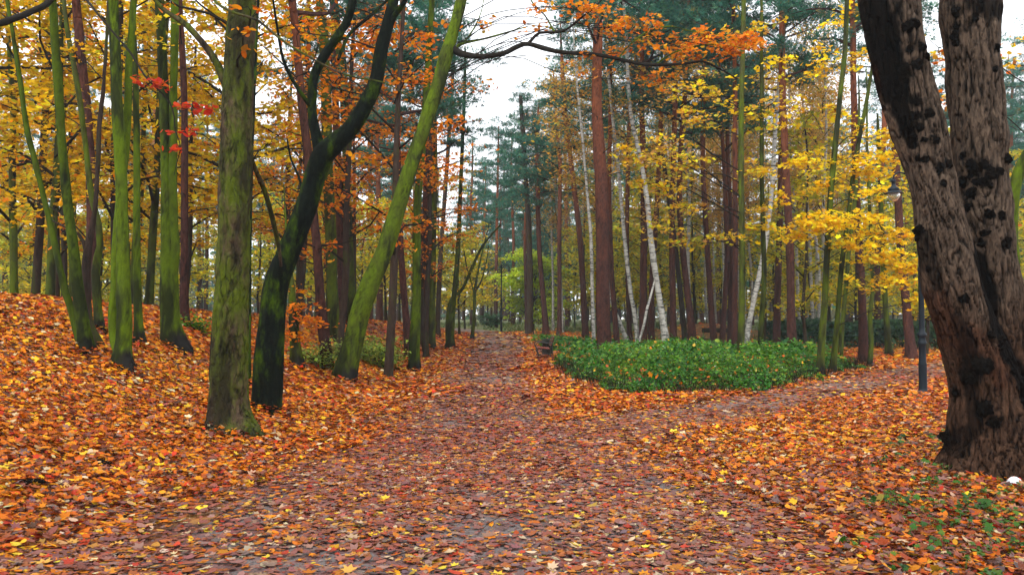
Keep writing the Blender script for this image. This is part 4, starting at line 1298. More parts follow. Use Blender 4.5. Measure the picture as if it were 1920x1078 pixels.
for k, (lab, nd_, dd_, bl) in enumerate([
    ("pale olive stem set back between the two leaning mossy stems", [(1576, 668, 9), (1580, 600, 8), (1586, 543, 8), (1594, 460, 7), (1606, 360, 7), (1612, 250, 6)], 27, [(1560, 330, 50, 25, .3, 10), (1640, 280, 40, 25, .3, 8)]),
    ("wavy thin green stem touching the dark pine near the side path", [(1630, 690, 9), (1634, 640, 8), (1631, 590, 8), (1636, 540, 7), (1633, 470, 7), (1628, 380, 6), (1624, 280, 5)], None, [(1640, 350, 40, 25, .3, 8), (1600, 520, 20, 10, .2, 3)]),
    ("green trunk by the far edge of the side path, before the hedge", [(1667, 670, 12), (1663, 610, 10), (1659, 560, 10), (1655, 470, 9), (1652, 380, 8), (1648, 250, 7)], None, [(1680, 330, 40, 30, .3, 8), (1650, 420, 30, 20, .3, 6)]),
]):
    make_tree(lab, 'moss2', nd_, dd_, 10, seed=80 + k, group=YM, wander=.08, crown=c_blobs(bl, PAL_BRT[:3] + PAL_UND[:2], .16, 14, .4, MAPLE_S, 8, branch=.014))


make_tree("green mossy trunk just behind the old double trunk at the right edge", 'moss',
          [(1909, 690, 22), (1905, 600, 18), (1902, 500, 18), (1897, 430, 18), (1901, 360, 20), (1918, 305, 21), (1955, 250, 19), (2010, 190, 16), (2060, 100, 13)], 14.5, 8, seed=90, wander=.04,
          crown=c_blobs([(1900, 420, 30, 30, .5, 5), (1890, 120, 40, 60, .8, 6), (1760, 90, 40, 60, .9, 8), (1765, 180, 30, 40, .9, 5)], PAL_ORA + PAL_YEL, .11, 9, .35, MAPLE_S, 6, branch=.012))

#@@PART4
# ------------------------------------------------------------------ the old double trunk at the right
def old_tree():
    D = 8.2
    gxp, gyp = 5.0, D
    zg = float(hgt(4.98, D))
    base = np.array([4.98, D, zg])

    def nd(rows):
        out = []
        for px, py, w, dy in rows:
            p = P(px, py, D + dy) - base
            out.append([p[0], p[1], p[2], .5 * w * (D + dy) / F])
        return np.array(out)
    L = nd([(1862, 960, 175, 0), (1862, 880, 160, 0), (1856, 800, 134, 0), (1842, 710, 116, 0), (1816, 622, 104, -.02), (1788, 540, 98, -.04), (1770, 450, 92, -.05), (1750, 350, 80, -.05), (1735, 250, 74, -.05), (1710, 150, 70, -.05), (1696, 50, 66, -.05), (1690, 0, 64, -.05), (1684, -150, 56, -.1), (1690, -400, 40, -.2)])
    R_ = nd([(1905, 960, 190, .18), (1903, 880, 150, .18), (1896, 790, 124, .2), (1884, 700, 112, .2), (1870, 600, 100, .2), (1856, 500, 98, .2), (1844, 400, 100, .2), (1838, 300, 94, .2), (1831, 200, 91, .2), (1825, 100, 92, .2), (1818, 0, 104, .2), (1816, -150, 86, .2), (1830, -400, 60, .1)])
    Dd = nd([(1760, 430, 26, .06), (1735, 360, 34, .05), (1706, 290, 40, .04), (1690, 240, 44, .04), (1672, 180, 44, .04), (1655, 100, 46, .04), (1644, 40, 50, .04), (1636, -10, 52, .04), (1622, -100, 44, .03), (1600, -230, 30, 0)])
    mb = MB()
    for k, (n, s) in enumerate(((L, 48), (R_, 48), (Dd, 32))):
        v, f = tube(n, s, .06); mb.add(v, f)
        mb.add(np.concatenate([v[:s], [n[0, :3]]]), np.stack([(np.arange(s) + 1) % s, np.arange(s), np.full(s, s)], -1))
    # root buttresses
    for az, ln, r in ((200, .62, .19), (235, .55, .17), (265, .5, .2), (300, .5, .2), (165, .6, .17), (340, .6, .2), (30, .5, .2), (100, .5, .2)):
        a = math.radians(az)
        c0 = np.array([(1880 - 960) / F * D - base[0], .05, 0])
        e = np.array([math.cos(a), math.sin(a), 0])
        v, f = tube([np.r_[c0 + e * .12 + [0, 0, .95], .16], np.r_[c0 + e * .30 + [0, 0, .42], r], np.r_[c0 + e * (.38 + .15 * ln) + [0, 0, .12], r * .85], np.r_[c0 + e * (ln + .12) + [0, 0, -.2], .07]], 14, .06)
        mb.add(v, f); mb.add(np.concatenate([v[:14], [v[:14].mean(0)]]), np.stack([(np.arange(14) + 1) % 14, np.arange(14), np.full(14, 14)], -1))
    tmp = mb.build("trunk", B['old'])
    md = tmp.modifiers.new("remesh", 'REMESH'); md.mode = 'VOXEL'; md.voxel_size = .0145
    dg = bpy.context.evaluated_depsgraph_get(); dg.update()
    me = bpy.data.meshes.new_from_object(tmp.evaluated_get(dg))
    n = len(me.vertices)
    v = np.empty(n * 3, np.float32); me.vertices.foreach_get("co", v); v = v.reshape(-1, 3).astype(float)
    # smooth the joins between the stems
    ne = len(me.edges); e = np.empty(ne * 2, np.int32); me.edges.foreach_get("vertices", e); e = e.reshape(-1, 2)
    deg = np.bincount(e.ravel(), minlength=n)[:, None]
    for _ in range(14):
        s = np.zeros_like(v)
        for c in range(3):
            s[:, c] = np.bincount(e[:, 0], v[e[:, 1], c], n) + np.bincount(e[:, 1], v[e[:, 0], c], n)
        v = v * .45 + .55 * s / np.maximum(deg, 1)
    me.vertices.foreach_set("co", v.astype(np.float32).ravel()); me.update()
    nr = np.empty(n * 3, np.float32); me.vertices.foreach_get("normal", nr); nr = nr.reshape(-1, 3).astype(float)
    # furrows follow the lean of the stems
    sh = v.copy(); sh[:, 0] += np.interp(v[:, 2], [0, 1.2, 2.2, 3.3, 6], [0, .05, .3, .62, .8]) * (v[:, 0] < np.interp(v[:, 2], [0, 6], [.2, -.35]))
    wv = (fbm(sh * [3, 3, 2.2] + 4, 2) - .5)[:, None] * .10
    q = fbm((sh + wv) * [25, 25, 3.3], 2)
    qn = (q - q.mean()) / q.std()
    rid = 1 - np.exp(-(qn / .33) ** 2)                        # 0 on the floor of a furrow
    q2 = fbm((sh + wv) * [44, 44, 7] + 9, 2)
    lump = fbm(v * [3.4, 3.4, 2.2] + 2, 3) - .5
    disp = .026 * (rid - .8) + .012 * (q2 - .5) + .085 * lump
    v2 = v + nr * disp[:, None]
    me.vertices.foreach_set("co", v2.astype(np.float32).ravel())
    # burnt, black, rain-soaked streaks (stains with an outline of their own)
    def stain(rows, front=True):
        p = np.array([np.r_[(P(a, b, D) - base)[[0, 2]], .5 * w * D / F] for a, b, w in rows])
        best = np.full(n, 9.0)
        for a, b in zip(p[:-1], p[1:]):
            d = b[:2] - a[:2]
            t = np.clip(((v[:, [0, 2]] - a[:2]) @ d) / (d @ d), 0, 1)
            dist = np.hypot(*(v[:, [0, 2]] - a[:2] - t[:, None] * d).T) / (a[2] + t * (b[2] - a[2]))
            best = np.minimum(best, dist)
        nz = fbm(v * [14, 14, 5], 3) - .5
        s = 1 - sstep((best + nz * 1.3 - .8) / .45)
        return s
    st = stain([(1812, 455, 16), (1822, 490, 44), (1838, 545, 50), (1846, 600, 46), (1860, 640, 40), (1884, 690, 40), (1900, 750, 44), (1915, 820, 50), (1925, 880, 60)])
    st = np.maximum(st, stain([(1630, -200, 60), (1634, 0, 54), (1652, 95, 46), (1668, 165, 44), (1684, 225, 20), (1700, 280, 10)]))
    st = np.maximum(st, .9 * stain([(1822, 0, 30), (1845, 15, 60), (1868, 30, 24)]))
    st = np.maximum(st, .75 * stain([(1770, 590, 14), (1788, 640, 18), (1800, 720, 18), (1804, 790, 14), (1785, 840, 30)]))
    st = np.maximum(st, .7 * stain([(1722, 440, 12), (1730, 480, 20), (1742, 540, 10)]))
    # rot-brown, bared wood
    br = stain([(1736, 560, 30), (1760, 620, 50), (1800, 640, 40), (1850, 700, 50)]) * .35
    wood = stain([(1640, 125, 8), (1646, 150, 8), (1652, 190, 7), (1662, 220, 6)])
    rg2 = np.clip(.16 + 1.0 * rid + 1.1 * (q2 - .5), .12, 1.4)[:, None]  # furrow floors darkened: cavity shading painted into the bark colour
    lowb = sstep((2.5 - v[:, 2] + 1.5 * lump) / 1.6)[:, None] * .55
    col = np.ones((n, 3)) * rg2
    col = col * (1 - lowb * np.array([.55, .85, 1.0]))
    col = col * (1 - br[:, None] * np.array([.3, .8, 1.0]))
    col = col * (1 - wood[:, None]) + wood[:, None] * np.array([2.4, 1.3, .7])
    col = col * (1 - st[:, None] * .94)
    me.update()
    me.polygons.foreach_set("use_smooth", np.ones(len(me.polygons), bool))
    me.materials.clear(); me.materials.append(B['old'])
    bpy.data.objects.remove(tmp)
    root = thing("old_tree", "huge old grey-brown double trunk with black burrs and burnt streaks", "tree", base)
    link_child("trunk", me, root)
    # burrs: black knotty lumps where they sit on the bark
    verts = [Vector(x) for x in (v2 + base)]
    polys = [tuple(p.vertices) for p in me.polygons]
    bvh = BVHTree.FromPolygons(verts, polys)
    rng = np.random.default_rng(5)
    BUR = [(1700, 52, 9), (1713, 45, 11), (1705, 93, 8), (1726, 88, 11), (1735, 108, 9), (1718, 122, 12), (1697, 130, 11), (1685, 168, 9), (1712, 188, 12), (1726, 192, 8), (1716, 218, 10), (1740, 212, 11), (1713, 236, 9), (1726, 240, 8), (1716, 252, 8), (1733, 263, 7), (1752, 262, 10), (1720, 297, 8), (1735, 299, 8), (1760, 316, 12), (1776, 308, 9), (1738, 70, 8), (1736, 44, 8), (1768, 345, 8), (1700, 150, 7),
           (1792, 66, 9), (1797, 52, 9), (1792, 80, 8), (1794, 22, 10), (1826, 34, 8), (1808, 292, 8), (1820, 306, 9), (1840, 316, 14), (1808, 340, 12), (1826, 322, 12), (1858, 330, 11), (1872, 322, 9), (1822, 362, 10), (1816, 388, 9), (1856, 402, 9), (1875, 404, 9), (1846, 438, 9), (1842, 456, 8), (1886, 456, 12), (1888, 300, 9), (1868, 90, 8), (1866, 130, 7), (1852, 345, 9), (1838, 340, 10),
           (1724, 432, 12), (1722, 446, 8), (1742, 505, 8), (1836, 682, 17), (1818, 706, 14), (1846, 764, 15), (1866, 790, 13), (1874, 636, 10), (1856, 628, 9), (1795, 735, 11), (1808, 560, 9), (1778, 820, 14)]
    for k, (a, b, r) in enumerate(BUR):
        d = Vector(ray(a, b)).normalized()
        hit = bvh.ray_cast(Vector((0, 0, EYE)), d)
        if hit[0] is None: continue
        R0 = r * hit[3] / F * (.78 if r < 13 else .9)
        dist = np.linalg.norm(v2 + base - np.array(hit[0]), axis=1) / R0 + 1.3 * (fbm(v2 * 26 + k, 2) - .5)
        col *= (1 - .6 * (1 - sstep((dist - .9) / .6)))[:, None]
        nn = 24
        th, ph = np.meshgrid(np.linspace(0, 2 * np.pi, nn * 2, endpoint=False), np.linspace(0, np.pi, nn))
        s = np.stack([np.sin(ph) * np.cos(th), np.sin(ph) * np.sin(th), np.cos(ph)], -1).reshape(-1, 3)
        g = fbm(s * 1.7 + k * 7.7, 2) - .5
        g2 = fbm(s * 4.0 + k * 3.3, 2) - .5
        s = s * (1 + .9 * g + .5 * g2)[:, None]
        N3 = np.array(hit[1]) * .6 - np.array(d) * .8; N3 /= np.linalg.norm(N3)
        t1 = np.cross(N3, [0, 0, 1]); t1 /= np.linalg.norm(t1) + 1e-9; t2 = np.cross(N3, t1)
        s = s * [rng.uniform(.85, 1.25), rng.uniform(.85, 1.25), .62]
        vv = np.array(hit[0]) - N3 * R0 * .30 + R0 * (s[:, :1] * t1 + s[:, 1:2] * t2 + s[:, 2:] * N3)
        W = nn * 2
        ii = np.arange(nn - 1)[:, None] * W; jj = np.arange(W)[None]
        f = np.stack([ii + jj, ii + (jj + 1) % W, ii + W + (jj + 1) % W, ii + W + jj], -1).reshape(-1, 4)
        bm_ = MB(); bm_.add(vv - base, f)
        bm_.build("burr", B['burr'], root)
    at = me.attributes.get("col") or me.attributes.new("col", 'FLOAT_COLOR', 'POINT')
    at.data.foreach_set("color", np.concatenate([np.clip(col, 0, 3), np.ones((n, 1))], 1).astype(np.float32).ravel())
    # crown above the picture and a few late leaves hanging beside the stems
    cr = MB()
    cs = []
    for k in range(16):
        a = np.array([(-1.2 if k % 2 else -.3), 0, 6 + rng.random() * 2]) * [1, 1, 1]
        az = k * 2.4; Ln = rng.uniform(1.6, 3.2)
        b = a + np.array([math.cos(az) * Ln, math.sin(az) * Ln, rng.uniform(.6, 1.8)])
        pts = twig(cr, a, b, .05, .01, rng, .1, 5, .4, 1)
        for j in range(4): cs.append(pts[2] + (pts[3] - pts[2]) * rng.random() + rng.normal(0, .3, 3))
    cs = np.array(cs)
    clumps_to_leaves(cr, cs, .4, 10, .11, PAL_ORA, rng, MAPLE_S)
    cr.build("crown", [M_LEAF, B['twig']], root, False)


old_tree()
FEET.append((5.08, 8.25, .30))

# ------------------------------------------------------------------ trees further back (copies of a few kinds)
_rf = np.random.default_rng(33)


def stem_mesh(H, r, kind, lean, seed, sides=10, seg=.5):
    rng = np.random.default_rng(seed)
    n = 6
    pts = []
    for k in range(n):
        t = k / (n - 1)
        pts.append([lean * H * t + rng.normal(0, .06) * (k > 0), rng.normal(0, .08) * (k > 0), H * t - (.3 if k == 0 else 0), r * (1 - .62 * t)])
    mb = MB(); v, f = tube(pts, sides, seg, rough_fn(.004, 8, 3, seed), .3, seed); mb.add(v, f)
    if kind == 'pinefar':
        P_ = np.array(pts)
        for k in range(12):
            z = rng.uniform(.2, .6) * H; a = rng.uniform(0, 6.28); l = rng.uniform(.4, 1.6)
            p = np.array([np.interp(z, P_[:, 2], P_[:, 0]), np.interp(z, P_[:, 2], P_[:, 1]), z])
            twig(mb, p, p + np.array([math.cos(a), math.sin(a), rng.uniform(-.15, .35)]) * l, .022, .007, rng, .05, 4, .4, 1)
    return mb.mesh("trunk", [B[kind], B['twig']]), np.array(pts)


def clear_of(x, y, marg=2.6):
    if abs(x - path_c(y)) < marg and y < 75: return False
    if side_dist(x, y) < 2.4: return False
    return True


taken = [np.array(o.location[:2]) for o in bpy.data.objects if o.parent is None and o.get("category") == "tree"]


def free(x, y, dmin):
    p = np.array([x, y])
    return all(np.hypot(*(p - q)) > dmin for q in taken)


def filler(name, label, group, protos, spots, srange=(.85, 1.15)):
    for (x, y) in spots:
        tm, pts, cm, zc = protos[_rf.integers(len(protos))]
        s = _rf.uniform(*srange)
        root = thing(name, label, "tree", (x, y, float(hgt(x, y)) - .02), group, _rf.uniform(0, 6.28))
        root.scale = (s, s, s)
        link_child("trunk", tm, root)
        tp = np.array([np.interp(zc, pts[:, 2], pts[:, 0]), np.interp(zc, pts[:, 2], pts[:, 1]), zc])
        link_child("crown", cm, root, tp, _rf.uniform(0, 6.28))
        taken.append(np.array([x, y]))


def spots(n, pxr, dr, dmin, marg=2.6, cond=None):
    out = []
    for _ in range(6000):
        if len(out) >= n: break
        d = math.sqrt(_rf.uniform(dr[0] ** 2, dr[1] ** 2)); px = _rf.uniform(*pxr)
        x = (px - 960) / F * d
        if not clear_of(x, d, marg) or not free(x, d, dmin): continue
        if in_poly(np.array([x]), np.array([d]), ISLE)[0]: continue
        if cond and not cond(px, d): continue
        out.append((x, d)); taken.append(np.array([x, d]))
    return out


PP = []
for k in range(6):
    H = 19.5 + (k % 3) * 1.2
    tm, pts = stem_mesh(H, .19 + .02 * (k % 3), 'pinefar', (.03, -.04, .015, .06, -.02, 0)[k], 200 + k)
    PP.append((tm, pts, PINE_CROWNS[k], H - 9.8))
YP, OP, UP = [], [], []
for k in range(4):
    H = 10.5 + k
    tm, pts = stem_mesh(H, .12, 'brown' if k % 2 else 'moss2', (.04, -.05, .02, -.02)[k], 300 + k)
    YP.append((tm, pts, limb_crown(np.random.default_rng(310 + k), H - 2.4, 0, 3.0, 16, 8, 22, .135, (PAL_YEL, PAL_GOLD, PAL_YEL, PAL_GOLD + PAL_UND[1:] + PAL_ORA[:2])[k], HEX, .48, rise=(.1, .7)).mesh("crown", [M_LEAF, B['twig']], False), 2.4))
for k in range(3):
    H = 11.5 + k
    tm, pts = stem_mesh(H, .13, 'brown', (.05, -.05, .02)[k], 320 + k)
    OP.append((tm, pts, limb_crown(np.random.default_rng(330 + k), H - 3, 0, 2.9, 14, 7, 17, .12, PAL_ORA, HEX, .45, rise=(.1, .7)).mesh("crown", [M_LEAF, B['twig']], False), 3))
for k in range(4):
    H = 6.5 + k * 1.2
    tm, pts = stem_mesh(H, .075, 'brown', (.06, -.06, .03, -.02)[k], 340 + k)
    UP.append((tm, pts, limb_crown(np.random.default_rng(350 + k), H - 1.2, 0, 2.4, 15, 8, 20, .16, PAL_UND, HEX, .5, rise=(.1, .8), r0=.03).mesh("crown", [M_LEAF, B['twig']], False), 1.2))

filler("maple_tree", "golden-leaved maple on the crest behind the mossy trunks of the bank", "golden maples behind the left bank", YP, spots(23, (-150, 560), (15.5, 34), 2.0), (.85, 1.25))
filler("beech_tree", "orange-leaved beech standing back in the wood left of the path", "orange beeches left of the path", OP, spots(10, (500, 860), (18, 38), 2.0, 2.6), (.8, 1.15))
filler("young_maple", "thin yellow-green understorey tree among the pines right of the path", "yellow-green young trees among the pines", UP, spots(40, (1060, 1950), (30, 66), 2.2, 3.0), (.85, 1.35))
filler("young_maple", "thin yellowing understorey tree deep in the wood left of the path", "yellowing young trees deep in the left wood", UP, spots(24, (-100, 860), (28, 60), 2.4, 3.0), (.9, 1.3))
gap = lambda px, d: not (905 < px < 1005) and not (930 < px < 1075 and d < 66)
BP = []
for k in range(3):
    H = 16.5 + k
    tm, pts = stem_mesh(H, .10, 'birch', (.05, -.04, .02)[k], 360 + k)
    BP.append((tm, pts, limb_crown(np.random.default_rng(370 + k), H - 6, 0, 2.6, 20, 8, 30, .13, PAL_BIR, DIA, .6, droop=.5, rise=(.4, 1.1), r0=.03, flat=.6).mesh("crown", [M_LEAF, B['twig']], False), 6.0))
filler("birch_tree", "slender birch with thin golden-brown foliage, among the pines", "golden birches among the pines", BP, spots(20, (1012, 1560), (34, 58), 2.2, 3.0), (.85, 1.15))
filler("pine_tree", "hazy tall pine in the wood beyond the left bank", "pines beyond the left bank", PP, spots(30, (-250, 900), (26, 75), 2.6, 3.4, gap), (.85, 1.2))
filler("pine_tree", "hazy tall pine deep behind the green ground cover", "pines deep behind the ground cover", PP, spots(46, (1010, 2150), (44, 85), 2.5, 3.0, gap), (.85, 1.2))
LP = []
for k in range(3):
    H = 14.5 + k
    tm, pts = stem_mesh(H, .17, 'pinefar', (.02, -.03, .0)[k], 220 + k)
    LP.append((tm, pts, pine_crown(np.random.default_rng(230 + k), H - 4, 0, 3.0, 30, 46).mesh("crown", [M_NEEDLE, B['pinefar']], False), 4.0))
filler("pine_tree", "shorter bluish pine clothed low down, far behind the ground cover", "low-branched pines behind the ground cover", LP, spots(64, (1005, 2050), (50, 122), 2.6, 2.0, gap), (.8, 1.2))
filler("pine_tree", "shorter bluish pine clothed low down, far behind the left bank", "low-branched pines behind the left bank", LP, spots(20, (-200, 890), (52, 110), 3.0, 2.0, gap), (.8, 1.2))
filler("young_maple", "faint yellow-green tree low in the far wood right of the path", "faint yellow-green trees low in the far wood", UP, spots(46, (1060, 2050), (62, 112), 2.6, 2.5), (1.0, 1.7))
filler("young_maple", "faint yellow-brown tree low in the far wood left of the path", "faint yellow-brown trees low in the far left wood", UP, spots(28, (-150, 890), (58, 100), 2.6, 2.5), (1.0, 1.6))
filler("pine_tree", "faint tall pine far off past the bend of the path", "faint pines past the bend of the path", PP, spots(52, (-300, 2200), (84, 140), 3.0, 2.0), (.8, 1.15))
for nm, px, d, lab in (("pine_tree", 988, 57, "teal-crowned pine at the right edge of the sky gap, beside the leaning grey pine"), ("pine_tree", 905, 82, "faint lone pine left of the sky gap at the bend of the path"), ("pine_tree", 930, 66, "tall pine standing over the path bend, beside the far lamp post"), ("pine_tree", 962, 74, "bluish pine rising behind the pale green bushy tree")):
    filler(nm, lab, None, [PP[_rf.integers(6)]], [((px - 960) / F * d, d)], (.78, .85))

def far_woods():
    rng = np.random.default_rng(71)
    mb = MB(); n = 0
    while n < 300:
        y = rng.uniform(140, 200); x = rng.uniform(-.78, .78) * y
        n += 1
        H = rng.uniform(10, 19) * (.7 if abs(x / y + .01) < .03 else 1)
        z = float(hgt(x, y)); r = rng.uniform(.14, .24)
        v, f = tube([[x, y, z - .3, r], [x + rng.normal(0, .4), y, z + H * .5, r * .7], [x + rng.normal(0, .5), y, z + H, r * .25]], 6, 3, None, 0, 0, False)
        mb.add(v, f, None, 1)
        m = rng.integers(230, 330); t = rng.random(m) ** .75
        low = .12 if rng.random() < .6 else .4
        zz = z + H * (low + (1 - low) * t)
        rr = (2.9 * (1 - t) ** .6 + .5) * np.sqrt(rng.random(m)); az = rng.uniform(0, 6.28, m)
        lay = np.round(zz * .8) / .8
        zz = zz * .4 + lay * .6
        pal = PAL_PINE if rng.random() < .62 else (PAL_UND if rng.random() < .7 else PAL_BIR)
        leaves(mb, np.stack([x + rr * np.cos(az), y + rr * np.sin(az), zz], -1), rng.normal(0, .6, (m, 3)) + [0, -.4, 1], .75 * rng.lognormal(0, .3, m), pick(rng, pal, m), MAPLE_S, rng)
    m = 30000
    y = rng.uniform(132, 205, m); x = rng.uniform(-.8, .8, m) * y
    z = hgt(x, y) + rng.random(m) * (2.2 + 4.5 * fbm(np.stack([x * .12, y * .12, 0 * x], -1), 3))
    leaves(mb, np.stack([x, y, z], -1), rng.normal(0, .6, (m, 3)) + [0, -.6, .8], .62 * rng.lognormal(0, .3, m), pick(rng, [(3, (.10, .09, .04)), (3, (.06, .055, .045)), (2, (.05, .10, .05)), (2, (.20, .15, .03))], m), MAPLE_S, rng)
    o = mb.build("far_woods", [M_NEEDLE, B['pinefar']], smooth=False)
    tag(o, "far-off mass of mixed woodland fading into the haze", None, kind="stuff")


far_woods()

litter()

filler("pine_tree", "faint short pine closing the view low in the sky gap", "short pines low in the sky gap", LP, [((px - 960) / F * d, d) for px, d in ((884, 74), (902, 88), (921, 100), (938, 92), (956, 106), (975, 90), (996, 84), (1012, 78))], (.85, 1.1))
filler("young_maple", "yellow-leaved small tree beside the path bend under the sky gap", "yellow small trees at the path bend", UP, [((px - 960) / F * d, d) for px, d in ((872, 62), (893, 70), (912, 80), (930, 88), (862, 52))], (1.0, 1.25))

# the pale green bushy tree at the bend
d = 60
x = (997 - 960) / F * d
tm, pts = stem_mesh(4.2, .16, 'brown', .05, 401)
lm = limb_crown(np.random.default_rng(402), 5.0, -.2, 3.5, 28, 16, 26, .17, PAL_LIME, HEX, .6, rise=(-.05, .6)).mesh("crown", [M_LEAF, B['twig']], False)
root = thing("bushy_tree", "broad pale green bushy tree at the bend of the path", "tree", (x, d, float(hgt(x, d))))
link_child("trunk", tm, root); link_child("crown", lm, root, (0.05, 0, .9))


# ------------------------------------------------------------------ shrubs, hedge, small plants
def shrub(name, label, cat, x, y, R, H, n, size, pal, seed, stems=14, tmpl=HEX, group=None, flat=.5):
    rng = np.random.default_rng(seed)
    root = thing(name, label, cat, (x, y, float(hgt(x, y))), group)
    st = MB(); cs = []
    for k in range(stems):
        a = rng.normal(0, .12, 3) * [R, R, 0]; az = rng.uniform(0, 6.28); l = R * rng.uniform(.3, 1)
        b = np.array([math.cos(az) * l, math.sin(az) * l, H * rng.uniform(.55, 1) * (1 - .35 * l / R)])
        pts = twig(st, a, b, .012, .004, rng, .12, 4, .3)
        pp = catmull(np.c_[pts, np.zeros(4)], .1)[:, :3]
        for j in range(n): cs.append(pp[int(rng.uniform(.3, 1) * (len(pp) - 1))] + rng.normal(0, .13, 3))
    st.build("stems", B['twig'], root)
    lf = MB(); clumps_to_leaves(lf, np.array(cs), .2, 12, size, pal, rng, tmpl, flat, .1)
    lf.build("foliage", M_GREEN, root, False)


gx1, gy1 = ground_hit(705, 700)
shrub("shrub", "sparse pale green shrub right behind the foot of the leaning trunk", "shrub", gx1, gy1 + 1.6, 1.05, 1.1, 9, .068, PAL_SHRUB, 501, 24)
gx1, gy1 = ground_hit(592, 697)
shrub("shrub", "low green shrub at the foot of the reddish leaning pine", "shrub", gx1, gy1 + .6, .75, .75, 8, .062, PAL_SHRUB, 502, 18)
gx1, gy1 = ground_hit(640, 680)
shrub("shrub", "small shrub between the pale green trunk and the leaning trunk", "shrub", gx1 + .2, gy1 + 1.8, .8, .95, 8, .062, PAL_SHRUB, 503, 18)
gx1, gy1 = ground_hit(370, 625)
shrub("fern_plant", "single deep green plant on the bank right of the stout split trunk", "plant", gx1, gy1, .34, .30, 5, .06, PAL_COV, 504, 10)
shrub("shrub", "dark bluish green bush on the grass beyond the far lamp post", "shrub", *(lambda d_: ((921 - 960) / F * d_, d_))(66), 1.2, 1.6, 9, .12, [(1, (.03, .10, .05)), (1, (.05, .13, .05))], 505, 16)


def hedge():
    rng = np.random.default_rng(61)
    mb = MB()
    pl = np.array([[13.5, 41.5], [19, 39.5], [24.5, 37.2], [30, 36.8]])
    n = 26000
    t = rng.random(n); s = np.concatenate([[0], np.cumsum(np.hypot(*np.diff(pl, axis=0).T))]); u = t * s[-1]
    x = np.interp(u, s, pl[:, 0]); y = np.interp(u, s, pl[:, 1])
    off = rng.uniform(-.8, .8, n)
    y = y + off
    hh = (1.35 + .5 * (fbm(np.stack([x * .9, y * .9, 0 * x], -1), 3) - .5)) * (1 - .35 * np.abs(off / .8) ** 3)
    z = hgt(x, y) + hh * rng.random(n) ** .45
    keep = rng.random(n) < .35 + .65 * sstep((fbm(np.stack([x * 2, y * 2, z * 2], -1), 3) - .3) * 4)
    pos = np.stack([x, y, z], -1)[keep]
    nr = rng.normal(0, .6, (len(pos), 3)) + [0, -.5, .8]
    leaves(mb, pos, nr, .15 * rng.lognormal(0, .2, len(pos)), pick(rng, [(4, (.020, .065, .028)), (3, (.03, .085, .03)), (1, (.05, .11, .03))], len(pos)), HEX, rng)
    for k in range(160):
        i = rng.integers(len(pos)); p = pos[i]
        g = float(hgt(p[0], p[1]))
        v, f = tube([[p[0], p[1], g - .05, .02], [p[0] + .05, p[1], (g + p[2]) / 2, .015], [p[0], p[1], p[2], .006]], 4, .5, cap=False)
        mb.add(v, f, None, 1)
    o = mb.build("hedge", [M_GREEN, B['twig']], smooth=False)
    tag(o, "long dark green hedge behind the side path and the lamp post", "hedge")


hedge()


def weeds():
    rng = np.random.default_rng(62)
    mb = MB()
    # leafy weeds poking through the litter by the old tree, single-stalk leaflets
    c = []
    for (px, py, r, n) in [(1700, 880, 40, 8), (1760, 830, 30, 7), (1720, 940, 60, 14), (1790, 930, 70, 22), (1850, 960, 60, 18), (1900, 940, 30, 10), (1760, 1000, 80, 22), (1840, 1040, 80, 16), (1905, 1020, 40, 12), (1640, 886, 12, 3), (1730, 850, 30, 8), (1690, 960, 30, 8), (1740, 1040, 60, 8)]:
        for k in range(n):
            x, y = ground_hit(px + rng.normal(0, .9) * r, py + rng.normal(0, .6) * r)
            c.append((x, y))
    for (x, y) in c:
        z = float(hgt(x, y)); m = rng.integers(3, 7)
        h = rng.uniform(.04, .11)
        pos = np.stack([x + rng.normal(0, .04, m), y + rng.normal(0, .04, m), z + h + rng.normal(0, .012, m)], -1)
        for p in pos:
            v, f = tube([[x, y, z - .01, .0016], [(x + p[0]) / 2, (y + p[1]) / 2, (z + p[2]) / 2 + .015, .0014], [p[0], p[1], p[2], .001]], 3, .1, cap=False)
            mb.add(v, f, (.10, .20, .04))
        leaves(mb, pos, rng.normal(0, .35, (m, 3)) + [0, -.2, 1], .046 * rng.lognormal(0, .3, m), pick(rng, PAL_COV, m) * .55, MAPLE, rng)
    o = mb.build("leafy_weeds", M_GREEN, smooth=False)
    tag(o, "small green weeds growing through the fallen leaves", None, kind="stuff")


weeds()


# low grass and scrub on the forest floor further back
def grass_tufts():
    rng = np.random.default_rng(63)
    mb = MB()
    n = 26000
    y = np.sqrt(rng.uniform(33 ** 2, 84 ** 2, n)); x = rng.uniform(-.68, .68, n) * y
    k = ((np.abs(x - path_c(y)) > 2.2) | (y > 76)) & (side_dist(x, y) > 2.8) & ~(in_poly(x, y, ISLE) & (y < 40)) & ((x > path_c(y)) | (y > 55))
    k &= fbm(np.stack([x * .35, y * .35, 0 * x + 3], -1), 3) + rng.normal(0, .08, n) > .42
    k &= np.hypot((x - 12) / 4.2, (y - 49) / 3.5) > 1
    x, y = x[k], y[k]; n = len(x)
    z = hgt(x, y)
    up = rng.normal(0, .35, (n, 3)) + [0, 0, 1]
    T = (np.array([[-.12, 0, 0], [.12, 0, 0], [.25, 1, .1], [-.05, 0, 0], [.1, 0, 0], [-.3, .8, -.1]]), np.array([[0, 1, 2], [3, 4, 5]]))
    leaves(mb, np.stack([x, y, z - .02], -1), rng.normal(0, 1, (n, 3)) * [1, 1, .2], .24 * rng.lognormal(0, .35, n), pick(rng, [(4, (.07, .12, .025)), (3, (.10, .15, .03)), (2, (.14, .15, .04)), (1, (.05, .09, .03))], n), T, rng, spin=up)
    o = mb.build("grass", M_GREEN, smooth=False)
    tag(o, "rough green grass on the forest floor beyond the path", None, kind="stuff")


grass_tufts()


